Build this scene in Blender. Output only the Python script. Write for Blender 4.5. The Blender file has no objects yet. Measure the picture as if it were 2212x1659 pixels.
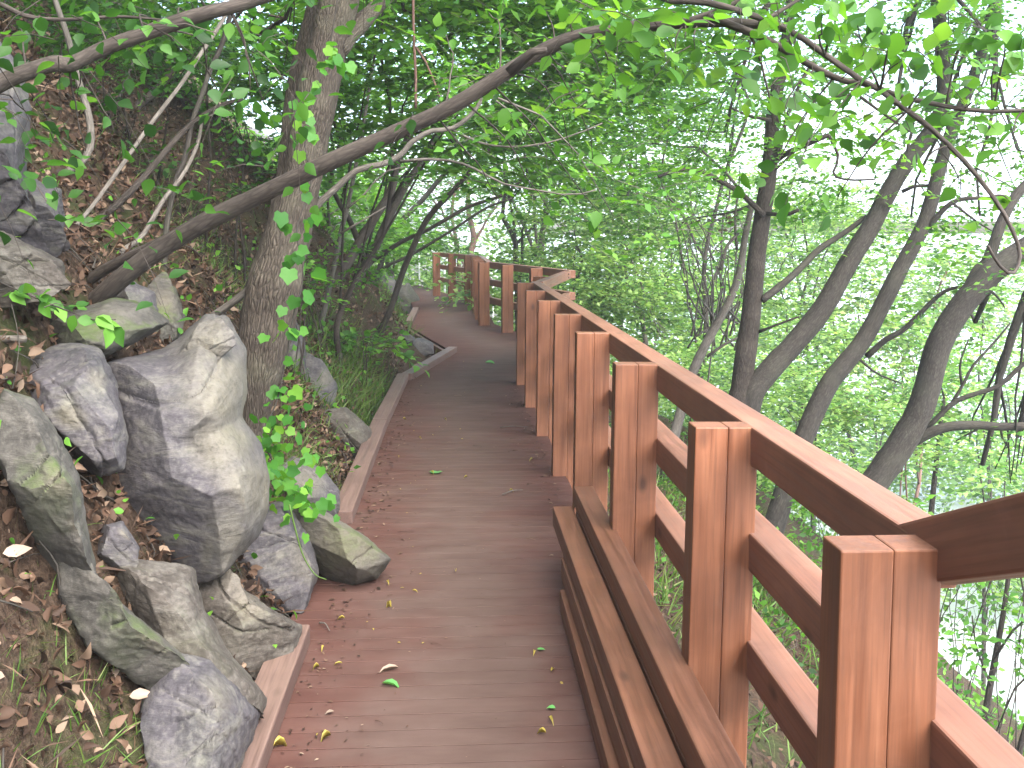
import bpy, bmesh, math, random
import numpy as np
from mathutils import Vector, Matrix
R_ = math.radians
random.seed(7); RG = np.random.default_rng(7)
S = bpy.context.scene
COL = S.collection

# ------------------------------------------------------------------ camera
CAMZ = 1.55; PITCH = 0.08; YAW = 0.058; FP = 2150.0; SHY = -160.0
cam_d = bpy.data.cameras.new('camera'); cam = bpy.data.objects.new('camera', cam_d); COL.objects.link(cam)
cam.location = (0, 0, CAMZ); cam.rotation_euler = (math.pi/2 - PITCH, 0, -YAW)
cam_d.sensor_width = 36; cam_d.lens = FP/2212*36; cam_d.shift_y = SHY/2212
cam_d.clip_start = 0.02; cam_d.clip_end = 3000
S.camera = cam
# ------------------------------------------------------------------ world, sun, exposure
SUN_EL, SUN_AZ = 50, 148            # azimuth clockwise from +Y (forward)
w = bpy.data.worlds.new('World'); S.world = w; w.use_nodes = True
nt = w.node_tree; bg = nt.nodes['Background']
sky = nt.nodes.new('ShaderNodeTexSky'); sky.sky_type = 'NISHITA'; sky.sun_disc = False
sky.sun_elevation = R_(SUN_EL); sky.sun_rotation = R_(SUN_AZ); sky.dust_density = 3; sky.air_density = 1.0; sky.ozone_density = 1.0
nt.links.new(sky.outputs[0], bg.inputs[0]); bg.inputs[1].default_value = 0.15
sl = bpy.data.lights.new('sun', 'SUN'); sun = bpy.data.objects.new('sun', sl); COL.objects.link(sun)
sl.energy = 2.2; sl.angle = R_(65); sl.color = (1, .95, .87)
sd = Vector((math.sin(R_(SUN_AZ))*math.cos(R_(SUN_EL)), math.cos(R_(SUN_AZ))*math.cos(R_(SUN_EL)), math.sin(R_(SUN_EL))))
sun.rotation_euler = sd.to_track_quat('Z', 'Y').to_euler(); sun.location = (10, -5, 20)
S.view_settings.view_transform = 'Standard'; S.view_settings.look = 'None'
S.view_settings.exposure = 2.75; S.view_settings.gamma = 1
S.cycles.use_denoising = True
S.cycles.max_bounces = 8; S.cycles.diffuse_bounces = 5; S.cycles.transmission_bounces = 5; S.cycles.glossy_bounces = 2

# ------------------------------------------------------------------ pixel (2212 wide picture) + distance -> world point
_cy, _sy = math.cos(YAW), math.sin(YAW)
FW = np.array([_sy*math.cos(PITCH), _cy*math.cos(PITCH), -math.sin(PITCH)])
RT = np.array([_cy, -_sy, 0.0]); UP = np.cross(RT, FW); C0 = np.array([0, 0, CAMZ])
def P(px, py, d): return C0 + d*(FW + RT*(px-1106)/FP + UP*(829.5+SHY-py)/FP)

# ------------------------------------------------------------------ noise
def _h(i, j, k, s):
    n = np.sin(i*127.1 + j*311.7 + k*74.7 + s*53.3)*43758.5453
    return n - np.floor(n)
def vnoise(p, s=0.0):
    p = np.asarray(p, float); i = np.floor(p); f = p - i; f = f*f*(3-2*f)
    x0, y0, z0 = i[..., 0], i[..., 1], i[..., 2]; fx, fy, fz = f[..., 0], f[..., 1], f[..., 2]
    r = 0
    for a in (0, 1):
        for b in (0, 1):
            for c in (0, 1):
                wt = (fx if a else 1-fx)*(fy if b else 1-fy)*(fz if c else 1-fz)
                r = r + wt*_h(x0+a, y0+b, z0+c, s)
    return r*2-1
def fbm(p, o=4, s=0.0, lac=2.1, g=.5):
    r = 0; a = 1; q = np.asarray(p, float)
    for k in range(o): r = r + a*vnoise(q, s+k); q = q*lac; a *= g
    return r

# ------------------------------------------------------------------ terrain height
EL = np.array([(-6, -.58), (10.3, -.53), (12.6, -.02), (16.2, -.76), (19, -.76), (26, -1.25), (32, -2.6), (60, -14)])
ER = np.array([(-6, .82), (10, .82), (12.9, 1.45), (16.4, .66), (20.5, .62), (25, -.30), (30, -1.4), (60, -12)])
def edgeL(y): return np.interp(y, EL[:, 0], EL[:, 1])
def edgeR(y): return np.interp(y, ER[:, 0], ER[:, 1])
def G(x, y, fine=True):
    # ground height
    x = np.asarray(x, float); y = np.asarray(y, float)
    el, er = edgeL(y), edgeR(y)
    s = el - x
    t = x - er
    up = -.22 + 1.12*np.clip(s-.10, 0, None) - .012*np.clip(s-8, 0, None)**2
    bank = np.clip((y-1.5)/1.2, 0, 1)*np.clip((7.6-y)/1.8, 0, 1)
    up = up + bank*(.13+.50*np.clip(s-.05, 0, .9)) + .10*np.clip(s-.3, 0, 3)*np.clip((14-y)/6, 0, 1)
    up = np.minimum(up, 22)
    dn = -.40 - .45*np.clip(t, 0, 2.0) - .90*np.clip(t-2.0, 0, 9.6)
    z = np.where(s > .0, up, np.where(t > 0, dn, -.38))
    p = np.stack([x, y, np.zeros_like(x)], -1)
    amp = np.clip(np.maximum(s, t)*.8, .12, 1)
    z = z + amp*(.16*fbm(p*.9, 3) )
    if fine: z = z + .035*fbm(p*5, 3, 9)*np.clip(np.maximum(s, t)*3+.3, .3, 1)
    return z

def hit(px, py, d0=1.5, d1=60, lift=0):
    d = np.concatenate([np.arange(d0, 12, .02), np.arange(12, d1, .1)]); r_ = FW+RT*(px-1106)/FP+UP*(829.5+SHY-py)/FP
    p = C0+d[:, None]*r_; k = np.nonzero(p[:, 2] < G(p[:, 0], p[:, 1])+lift)[0]
    return float(d[k[0]]) if len(k) else None
# ------------------------------------------------------------------ materials
def mat(name):
    m = bpy.data.materials.new(name); m.use_nodes = True
    n = m.node_tree; b = n.nodes['Principled BSDF']; return m, n, b
def N(n, t, **kw):
    x = n.nodes.new(t)
    for k, v in kw.items():
        if k in x.inputs.keys(): x.inputs[k].default_value = v
        else: setattr(x, k, v)
    return x
def ramp(n, fac, stops):
    r = n.nodes.new('ShaderNodeValToRGB'); e = r.color_ramp.elements
    while len(e) < len(stops): e.new(.5)
    for i, (p, c) in enumerate(stops): e[i].position = p; e[i].color = (*c, 1)
    n.links.new(fac, r.inputs[0]); return r.outputs[0]
def mixc(n, f, a, b, mode='MIX'):
    m = n.nodes.new('ShaderNodeMix'); m.data_type = 'RGBA'; m.blend_type = mode
    for i, v in ((0, f), (6, a), (7, b)):
        if hasattr(v, 'links'): n.links.new(v, m.inputs[i])
        elif isinstance(v, (int, float)): m.inputs[i].default_value = v
        else: m.inputs[i].default_value = (*v, 1)
    return m.outputs[2]
def mapr(n, f, a, b, c=0., d=1.):
    m = n.nodes.new('ShaderNodeMapRange'); n.links.new(f, m.inputs[0])
    for i, v in enumerate((a, b, c, d)): m.inputs[i+1].default_value = v
    return m.outputs[0]
def bump(n, b, h, st, dist):
    k = n.nodes.new('ShaderNodeBump'); k.inputs['Strength'].default_value = st; k.inputs['Distance'].default_value = dist
    n.links.new(h, k.inputs['Height']); n.links.new(k.outputs[0], b.inputs['Normal']); return k

def leaf_mat(name, cols, tr, rough=.55, transw=.5, spec=.35):
    m, n, b = mat(name)
    g = N(n, 'ShaderNodeNewGeometry'); oi = N(n, 'ShaderNodeObjectInfo')
    c = ramp(n, g.outputs['Random Per Island'], cols)
    hs = N(n, 'ShaderNodeHueSaturation'); n.links.new(c, hs.inputs['Color'])
    n.links.new(mapr(n, oi.outputs['Random'], 0, 1, .85, 1.15), hs.inputs['Value'])
    n.links.new(hs.outputs[0], b.inputs['Base Color']); b.inputs['Roughness'].default_value = rough
    b.inputs['Specular IOR Level'].default_value = spec
    t = N(n, 'ShaderNodeBsdfTranslucent')
    tc = mixc(n, 1.0, hs.outputs[0], tr, 'MULTIPLY')
    n.links.new(tc, t.inputs[0])
    mx = N(n, 'ShaderNodeMixShader'); mx.inputs[0].default_value = transw
    n.links.new(b.outputs[0], mx.inputs[1]); n.links.new(t.outputs[0], mx.inputs[2])
    n.links.new(mx.outputs[0], n.nodes['Material Output'].inputs[0])
    return m
M = {}
M['leaf_mid'] = leaf_mat('green_leaf', [(0, (0.0276, 0.0966, 0.01288)), (.35, (0.0506, 0.161, 0.01656)), (.7, (0.0874, 0.2392, 0.02576)), (1, (0.138, 0.3036, 0.0414))], (1.564, 1.38, 0.736))
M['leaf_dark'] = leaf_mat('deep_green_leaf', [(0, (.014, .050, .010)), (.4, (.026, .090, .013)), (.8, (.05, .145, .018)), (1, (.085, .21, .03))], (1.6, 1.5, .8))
M['leaf_pale'] = leaf_mat('pale_green_leaf', [(0, (0.0352, 0.0968, 0.022)), (.3, (0.0792, 0.1936, 0.0396)), (.7, (0.176, 0.3256, 0.0704)), (1, (0.2992, 0.44, 0.1408))], (1.32, 1.232, 0.792))
M['leaf_vine'] = leaf_mat('fresh_vine_leaf', [(0, (0.0301, 0.129, 0.01892)), (.6, (0.0602, 0.2064, 0.0215)), (1, (0.129, 0.2838, 0.0258))], (1.462, 1.29, 0.602))
M['leaf_grass'] = leaf_mat('grass_blade', [(0, (.03, .08, .012)), (.5, (.06, .13, .018)), (1, (.11, .14, .04))], (1.5, 1.4, .8), transw=.35)
M['litter'] = leaf_mat('dead_leaf', [(0, (.016, .010, .007)), (.3, (.040, .023, .015)), (.6, (.068, .039, .025)), (.85, (.115, .072, .048)), (1, (.19, .14, .10))], (1.1, .9, .7), rough=.7, transw=.15, spec=.2)
M['catkin'] = leaf_mat('yellow_catkin', [(0, (.17, .15, .03)), (.6, (.26, .21, .04)), (1, (.19, .12, .03))], (1.1, 1, .7), transw=.2)
M['pale_leaf'] = leaf_mat('bleached_leaf', [(0, (0.168, 0.119, 0.0875)), (1, (0.238, 0.189, 0.147))], (0.7, 0.63, 0.56), transw=.2)
M['fallen_green'] = leaf_mat('fallen_green_leaf', [(0, (.05, .20, .05)), (1, (.12, .33, .09))], (1.5, 1.4, .8), transw=.3)

def wood(name, c1, c2, c3, rough=.42, top_sheen=0.0, knots=True, scale=1.0):
    m, n, b = mat(name)
    tc = N(n, 'ShaderNodeTexCoord'); oi = N(n, 'ShaderNodeObjectInfo')
    off = N(n, 'ShaderNodeVectorMath', operation='SCALE'); off.inputs[0].default_value = (13.1, 7.7, 29.3); n.links.new(oi.outputs['Random'], off.inputs['Scale'])
    ad = N(n, 'ShaderNodeVectorMath', operation='ADD'); n.links.new(tc.outputs['Object'], ad.inputs[0]); n.links.new(off.outputs[0], ad.inputs[1])
    mp = N(n, 'ShaderNodeMapping'); mp.inputs['Scale'].default_value = (38*scale, 38*scale, 1.6*scale); n.links.new(ad.outputs[0], mp.inputs[0])
    n1 = N(n, 'ShaderNodeTexNoise', Scale=1.0, Detail=5, Roughness=.6, Distortion=.6); n.links.new(mp.outputs[0], n1.inputs[0])
    n2 = N(n, 'ShaderNodeTexNoise', Scale=5.5, Detail=3); n.links.new(ad.outputs[0], n2.inputs[0])
    c = ramp(n, n1.outputs[0], [(.30, c1), (.5, c2), (.72, c3)])
    c = mixc(n, mapr(n, n2.outputs[0], .35, .7, 0, .55), c, tuple(v*.62 for v in c2))
    if knots:
        mk = N(n, 'ShaderNodeMapping'); mk.inputs['Scale'].default_value = (5.5, 5.5, 2.6); n.links.new(ad.outputs[0], mk.inputs[0])
        vo = N(n, 'ShaderNodeTexVoronoi', Scale=1.0); n.links.new(mk.outputs[0], vo.inputs[0])
        k = mapr(n, vo.outputs['Distance'], .04, .12, .75, 0)
        c = mixc(n, k, c, tuple(v*.28 for v in c1))
    if top_sheen:  # upward faces coloured paler, standing in for the sky's sheen
        mp2 = N(n, 'ShaderNodeTexNoise', Scale=3.1, Detail=4, Roughness=.6); n.links.new(ad.outputs[0], mp2.inputs[0])
        g = N(n, 'ShaderNodeNewGeometry'); sp = N(n, 'ShaderNodeSeparateXYZ'); n.links.new(g.outputs['True Normal'], sp.inputs[0])
        mu = N(n, 'ShaderNodeMath', operation='MULTIPLY'); n.links.new(mapr(n, sp.outputs[2], .6, .95, 0, top_sheen), mu.inputs[0]); n.links.new(mapr(n, mp2.outputs[0], .35, .65, .35, 1), mu.inputs[1])
        c = mixc(n, mu.outputs[0], c, (.19, .13, .10))
    # streaks running across, weather stains, fine pores
    m3 = N(n, 'ShaderNodeMapping'); m3.inputs['Scale'].default_value = (5, 5, 5.5); m3.inputs['Rotation'].default_value = (.25, 0, 0); n.links.new(ad.outputs[0], m3.inputs[0])
    s3 = N(n, 'ShaderNodeTexNoise', Scale=1.0, Detail=4, Roughness=.6, Distortion=1.2); n.links.new(m3.outputs[0], s3.inputs[0])
    c = mixc(n, mapr(n, s3.outputs[0], .58, .74, 0, .20), c, tuple(min(1, v*1.7+.03) for v in c2))
    c = mixc(n, mapr(n, s3.outputs[0], .40, .26, 0, .30), c, tuple(v*.5 for v in c2))
    m4 = N(n, 'ShaderNodeMapping'); m4.inputs['Scale'].default_value = (130, 130, 4); n.links.new(ad.outputs[0], m4.inputs[0])
    s4 = N(n, 'ShaderNodeTexNoise', Scale=1.0, Detail=3); n.links.new(m4.outputs[0], s4.inputs[0])
    c = mixc(n, mapr(n, s4.outputs[0], .48, .70, 0, .42), c, tuple(v*.45 for v in c2))
    n.links.new(c, b.inputs['Base Color']); b.inputs['Specular IOR Level'].default_value = .35
    n.links.new(mapr(n, n1.outputs[0], .3, .7, rough-.08, rough+.15), b.inputs['Roughness'])
    bump(n, b, n1.outputs[0], .35, .002)
    return m
M['post'] = wood('stained_post_timber', (0.09627, 0.03319, 0.01509), (0.156, 0.05914, 0.02776), (0.2191, 0.09056, 0.04466), rough=.50, top_sheen=.25)
M['rail'] = wood('stained_rail_timber', (0.127, 0.05167, 0.0308), (0.1958, 0.08446, 0.05167), (0.2487, 0.1143, 0.07154), rough=.50, top_sheen=.3)
M['kerb'] = wood('weathered_kerb_timber', (0.06375, 0.0374, 0.0306), (0.0918, 0.0561, 0.04675), (0.119, 0.0765, 0.0646), rough=.6, top_sheen=.3)
M['lumber'] = wood('dark_stained_lumber', (0.0714, 0.0272, 0.01326), (0.1176, 0.0464, 0.0234), (0.168, 0.0704, 0.03744), rough=.5, top_sheen=.12)

def deck_mat():
    m, n, b = mat('deck_boards')
    tc = N(n, 'ShaderNodeTexCoord'); at = N(n, 'ShaderNodeAttribute'); at.attribute_name = 'edge'
    g = N(n, 'ShaderNodeNewGeometry')
    mp = N(n, 'ShaderNodeMapping'); mp.inputs['Scale'].default_value = (3.0, 9, 9); n.links.new(tc.outputs['Object'], mp.inputs[0])
    n1 = N(n, 'ShaderNodeTexNoise', Scale=1.0, Detail=5, Roughness=.6); n.links.new(mp.outputs[0], n1.inputs[0])
    n2 = N(n, 'ShaderNodeTexNoise', Scale=2.3, Detail=6, Roughness=.65); n.links.new(tc.outputs['Object'], n2.inputs[0])
    c = ramp(n, n1.outputs[0], [(.3, (.050, .024, .020)), (.5, (.064, .032, .026)), (.75, (.080, .042, .035))])
    c = mixc(n, mapr(n, g.outputs['Random Per Island'], 0, 1, 0, .30), c, (.045, .017, .013))
    # worn grey tread along the middle of the boards
    ad = N(n, 'ShaderNodeMath', operation='ADD'); n.links.new(at.outputs['Fac'], ad.inputs[0]); n.links.new(mapr(n, n2.outputs[0], .3, .7, -.38, .38), ad.inputs[1])
    f = mapr(n, ad.outputs[0], .15, .9, 0, .66)
    gc = ramp(n, n1.outputs[0], [(.3, (.060, .043, .036)), (.7, (.084, .063, .054))])
    c = mixc(n, f, c, gc)
    n3 = N(n, 'ShaderNodeTexNoise', Scale=170, Detail=2); n.links.new(tc.outputs['Object'], n3.inputs[0])
    c = mixc(n, mapr(n, n3.outputs[0], .60, .72, 0, .5), c, (.06, .035, .028))
    n.links.new(c, b.inputs['Base Color'])
    n.links.new(mapr(n, n2.outputs[0], .3, .7, .75, .9), b.inputs['Roughness']); b.inputs['Specular IOR Level'].default_value = .08
    bump(n, b, n1.outputs[0], .2, .001)
    return m
M['deck'] = deck_mat()

def bark(name, c1, c2, c3, sc=1.0, bs=.6, dist=.012, moss=None):
    m, n, b = mat(name)
    at = N(n, 'ShaderNodeAttribute'); at.attribute_name = 'bc'
    mp = N(n, 'ShaderNodeMapping'); mp.inputs['Scale'].default_value = (60*sc, 60*sc, 11*sc); n.links.new(at.outputs['Vector'], mp.inputs[0])
    n1 = N(n, 'ShaderNodeTexNoise', Scale=1.0, Detail=6, Roughness=.65, Distortion=.9); n.links.new(mp.outputs[0], n1.inputs[0])
    v = N(n, 'ShaderNodeTexVoronoi', Scale=1.3, feature='DISTANCE_TO_EDGE'); n.links.new(mp.outputs[0], v.inputs[0])
    n2 = N(n, 'ShaderNodeTexNoise', Scale=3.0, Detail=3); n.links.new(at.outputs['Vector'], n2.inputs[0])
    c = ramp(n, n1.outputs[0], [(.3, c1), (.52, c2), (.75, c3)])
    c = mixc(n, mapr(n, v.outputs['Distance'], 0, .18, .6, 0), c, tuple(x*.5 for x in c1))
    c = mixc(n, mapr(n, n2.outputs[0], .5, .75, 0, .5), c, moss if moss else c3)
    n.links.new(c, b.inputs['Base Color']); b.inputs['Roughness'].default_value = .85; b.inputs['Specular IOR Level'].default_value = .2
    mu = N(n, 'ShaderNodeMath', operation='MULTIPLY'); n.links.new(n1.outputs[0], mu.inputs[0]); n.links.new(mapr(n, v.outputs['Distance'], 0, .3, .3, 1), mu.inputs[1])
    bump(n, b, mu.outputs[0], bs, dist)
    return m
M['bark_rough'] = bark('rough_brown_bark', (0.02664, 0.02072, 0.01702), (0.0592, 0.0481, 0.03774), (0.111, 0.0925, 0.074), 1.1, 1.0, .02, moss=(0.1628, 0.1554, 0.111))
M['bark_dark'] = bark('dark_furrowed_bark', (0.01539, 0.01243, 0.01066), (0.03315, 0.02723, 0.02309), (0.07104, 0.0592, 0.05032), 1.1, .9, .012)
M['bark_grey'] = bark('grey_bark', (0.0225, 0.02013, 0.01776), (0.04026, 0.03552, 0.03078), (0.07104, 0.06512, 0.05624), 1.0, .6, .008, moss=(0.0592, 0.0592, 0.0444))
M['bark_pale'] = bark('pale_bark', (0.0629, 0.0555, 0.04662), (0.1036, 0.0925, 0.0814), (0.1554, 0.1406, 0.1258), 1.0, .35, .004)
M['bark_brown'] = bark('brown_bark', (0.0296, 0.02442, 0.02072), (0.05032, 0.04144, 0.03552), (0.074, 0.06216, 0.05328), 1.0, .4, .005)
M['bark_red'] = bark('reddish_bark', (.08, .045, .036), (.15, .085, .07), (.22, .15, .12), 1.0, .4, .005)

def rock_mat(name, base, pale, dark, moss, mossamt=.3, lich=.5):
    m, n, b = mat(name)
    tc = N(n, 'ShaderNodeTexCoord'); at = N(n, 'ShaderNodeAttribute'); at.attribute_name = 'tint'
    oi = N(n, 'ShaderNodeObjectInfo')
    mp = N(n, 'ShaderNodeMapping'); mp.inputs['Rotation'].default_value = (.3, .7, .4); mp.inputs['Scale'].default_value = (3, 3, 11); n.links.new(tc.outputs['Object'], mp.inputs[0])
    n0 = N(n, 'ShaderNodeTexNoise', Scale=1.6, Detail=7, Roughness=.68, Distortion=.7); n.links.new(mp.outputs[0], n0.inputs[0])
    n1 = N(n, 'ShaderNodeTexNoise', Scale=3.2, Detail=8, Roughness=.7); n.links.new(tc.outputs['Object'], n1.inputs[0])
    n2 = N(n, 'ShaderNodeTexNoise', Scale=60, Detail=4, Roughness=.7); n.links.new(tc.outputs['Object'], n2.inputs[0])
    v = N(n, 'ShaderNodeTexVoronoi', Scale=7, Randomness=1); n.links.new(tc.outputs['Object'], v.inputs[0])
    c = ramp(n, n0.outputs[0], [(.32, dark), (.5, base), (.68, pale)])
    c = mixc(n, at.outputs['Fac'], c, mixc(n, mapr(n, n1.outputs[0], .3, .7), pale, (pale[0]*1.05, pale[1]*.98, pale[2]*.80)))
    c = mixc(n, mapr(n, v.outputs['Distance'], .10, .17, lich, 0), c, (.15, .145, .12))
    c = mixc(n, mapr(n, n2.outputs[0], .52, .68, 0, .45), c, tuple(x*.4 for x in dark))
    c = mixc(n, mapr(n, n2.outputs[0], .48, .34, 0, .35), c, tuple(min(1, x*1.35) for x in pale))
    g = N(n, 'ShaderNodeNewGeometry'); sp = N(n, 'ShaderNodeSeparateXYZ'); n.links.new(g.outputs['Normal'], sp.inputs[0])
    mu = N(n, 'ShaderNodeMath', operation='MULTIPLY'); n.links.new(mapr(n, sp.outputs[2], .1, .8, .25, 1), mu.inputs[0]); n.links.new(mapr(n, n1.outputs[0], .50, .62, 0, mossamt), mu.inputs[1])
    c = mixc(n, mu.outputs[0], c, moss)
    n.links.new(c, b.inputs['Base Color']); b.inputs['Roughness'].default_value = .8; b.inputs['Specular IOR Level'].default_value = .25
    ad = N(n, 'ShaderNodeMath', operation='MULTIPLY_ADD'); n.links.new(n2.outputs[0], ad.inputs[0]); ad.inputs[1].default_value = .25; n.links.new(n0.outputs[0], ad.inputs[2])
    bump(n, b, ad.outputs[0], .7, .012)
    return m
M['rock'] = rock_mat('grey_violet_stone', (0.05283, 0.04853, 0.05368), (0.09661, 0.09237, 0.08135), (0.0302, 0.02818, 0.03187), (0.05283, 0.07045, 0.02516), .15, .35)
M['rock_moss'] = rock_mat('mossy_stone', (0.04528, 0.04237, 0.03695), (0.07925, 0.07362, 0.06448), (0.02689, 0.02501, 0.02202), (0.04245, 0.06597, 0.01415), .75, .3)
M['rock_brown'] = rock_mat('brownish_stone', (0.04927, 0.04267, 0.03641), (0.09237, 0.08533, 0.07441), (0.02737, 0.02276, 0.019), (0.0479, 0.06399, 0.02374), .2, .25)

def soil_mat():
    m, n, b = mat('soil')
    tc = N(n, 'ShaderNodeTexCoord')
    n1 = N(n, 'ShaderNodeTexNoise', Scale=2.2, Detail=8, Roughness=.7); n.links.new(tc.outputs['Object'], n1.inputs[0])
    n2 = N(n, 'ShaderNodeTexNoise', Scale=45, Detail=5, Roughness=.7); n.links.new(tc.outputs['Object'], n2.inputs[0])
    c = ramp(n, n2.outputs[0], [(.3, (.015, .010, .007)), (.5, (.045, .030, .021)), (.7, (.09, .064, .046))])
    c = mixc(n, mapr(n, n1.outputs[0], .5, .62, 0, .75), c, (.035, .05, .016))
    sp = N(n, 'ShaderNodeSeparateXYZ'); n.links.new(tc.outputs['Object'], sp.inputs[0])
    c = mixc(n, mapr(n, sp.outputs[0], 8, 14, 0, .9), c, (.07, .14, .045))
    n.links.new(c, b.inputs['Base Color']); b.inputs['Roughness'].default_value = .95; b.inputs['Specular IOR Level'].default_value = .1
    bump(n, b, n2.outputs[0], 1.0, .03)
    return m
M['soil'] = soil_mat()
m, n, b = mat('river_water'); b.inputs['Base Color'].default_value = (.30, .34, .33, 1); b.inputs['Roughness'].default_value = .12  # pale base colour stands in for white sky glare on the water
tc = N(n, 'ShaderNodeTexCoord'); nn = N(n, 'ShaderNodeTexNoise', Scale=1.2, Detail=4); n.links.new(tc.outputs['Object'], nn.inputs[0]); bump(n, b, nn.outputs[0], .4, .1); M['water'] = m
m, n, b = mat('pale_metal'); b.inputs['Base Color'].default_value = (.72, .74, .76, 1); b.inputs['Roughness'].default_value = .4
nn = N(n, 'ShaderNodeTexNoise', Scale=9); bump(n, b, nn.outputs[0], .1, .01); M['metal'] = m
m, n, b = mat('bolt_metal'); b.inputs['Base Color'].default_value = (.05, .045, .04, 1); b.inputs['Metallic'].default_value = .8; b.inputs['Roughness'].default_value = .5; M['bolt'] = m

# ------------------------------------------------------------------ objects
def tag(o, label=None, cat=None, group=None, kind=None):
    if label: o['label'] = label
    if cat: o['category'] = cat
    if group: o['group'] = group
    if kind: o['kind'] = kind
    return o
def empty(name, loc=(0, 0, 0), rz=0):
    o = bpy.data.objects.new(name, None); COL.objects.link(o); o.location = loc; o.rotation_euler = (0, 0, rz); o.empty_display_size = .2
    return o
def link(name, me, parent=None, loc=None, mats=()):
    o = bpy.data.objects.new(name, me); COL.objects.link(o)
    for k in mats: me.materials.append(M[k])
    if loc is not None: o.location = loc
    if parent is not None: o.parent = parent
    return o
def np_mesh(name, V, F, attrs=None, mi=None, smooth=False):
    """V (n,3); F list of arrays (k,3) or (k,4); attrs {name: (type, array)} on points"""
    V = np.asarray(V, np.float32)
    F = [f for f in F if len(f)]
    me = bpy.data.meshes.new(name)
    nl = sum(f.size for f in F); npoly = sum(len(f) for f in F)
    me.vertices.add(len(V)); me.vertices.foreach_set('co', V.ravel())
    me.loops.add(nl); me.loops.foreach_set('vertex_index', np.concatenate([f.ravel() for f in F]).astype(np.int32))
    me.polygons.add(npoly)
    sz = np.concatenate([np.full(len(f), f.shape[1]) for f in F]); st = np.concatenate([[0], np.cumsum(sz)[:-1]])
    me.polygons.foreach_set('loop_start', st.astype(np.int32)); me.polygons.foreach_set('loop_total', sz.astype(np.int32))
    if mi is not None: me.polygons.foreach_set('material_index', np.asarray(mi, np.int32))
    if smooth is True: me.polygons.foreach_set('use_smooth', np.ones(npoly, bool))
    elif smooth is not False: me.polygons.foreach_set('use_smooth', np.asarray(smooth, bool))
    for k, (t, a) in (attrs or {}).items():
        at = me.attributes.new(k, t, 'POINT'); at.data.foreach_set('vector' if t == 'FLOAT_VECTOR' else 'value', np.asarray(a, np.float32).ravel())
    me.update(calc_edges=True)
    return me

# ---- tubes
def catmull(pts, n):
    pts = np.asarray(pts, float)
    if len(pts) == 2: t = np.linspace(0, 1, n)[:, None]; return pts[0]*(1-t)+pts[1]*t
    q = np.vstack([2*pts[0]-pts[1], pts, 2*pts[-1]-pts[-2]]); out = []
    seg = len(pts)-1; ts = np.linspace(0, seg, n)
    for t in ts:
        i = min(int(t), seg-1); u = t-i; a, b_, c, d = q[i], q[i+1], q[i+2], q[i+3]
        out.append(.5*((2*b_)+(-a+c)*u+(2*a-5*b_+4*c-d)*u*u+(-a+3*b_-3*c+d)*u**3))
    return np.array(out)
class Geo:
    def __init__(s): s.v = []; s.f4 = []; s.f3 = []; s.bc = []; s.n = 0; s.m4 = []; s.m3 = []
    def add(s, v, f4=None, f3=None, bc=None, mi=0):
        v = np.asarray(v, float); s.v.append(v); s.bc.append(np.zeros_like(v) if bc is None else bc)
        if f4 is not None and len(f4): s.f4.append(np.asarray(f4)+s.n); s.m4.append(np.full(len(f4), mi))
        if f3 is not None and len(f3): s.f3.append(np.asarray(f3)+s.n); s.m3.append(np.full(len(f3), mi))
        s.n += len(v)
    def mesh(s, name, org=None, smooth=False):
        V = np.vstack(s.v); V = V - (np.array(org) if org is not None else 0)
        F = []; mi = []
        if s.f4: F.append(np.vstack(s.f4)); mi.append(np.concatenate(s.m4))
        if s.f3: F.append(np.vstack(s.f3)); mi.append(np.concatenate(s.m3))
        mi = np.concatenate(mi)
        sm = (mi == 0) if smooth == 'slot0' else (mi == 1) if smooth == 'slot1' else smooth
        return np_mesh(name, V, F, {'bc': ('FLOAT_VECTOR', np.vstack(s.bc))}, mi, sm)
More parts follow.
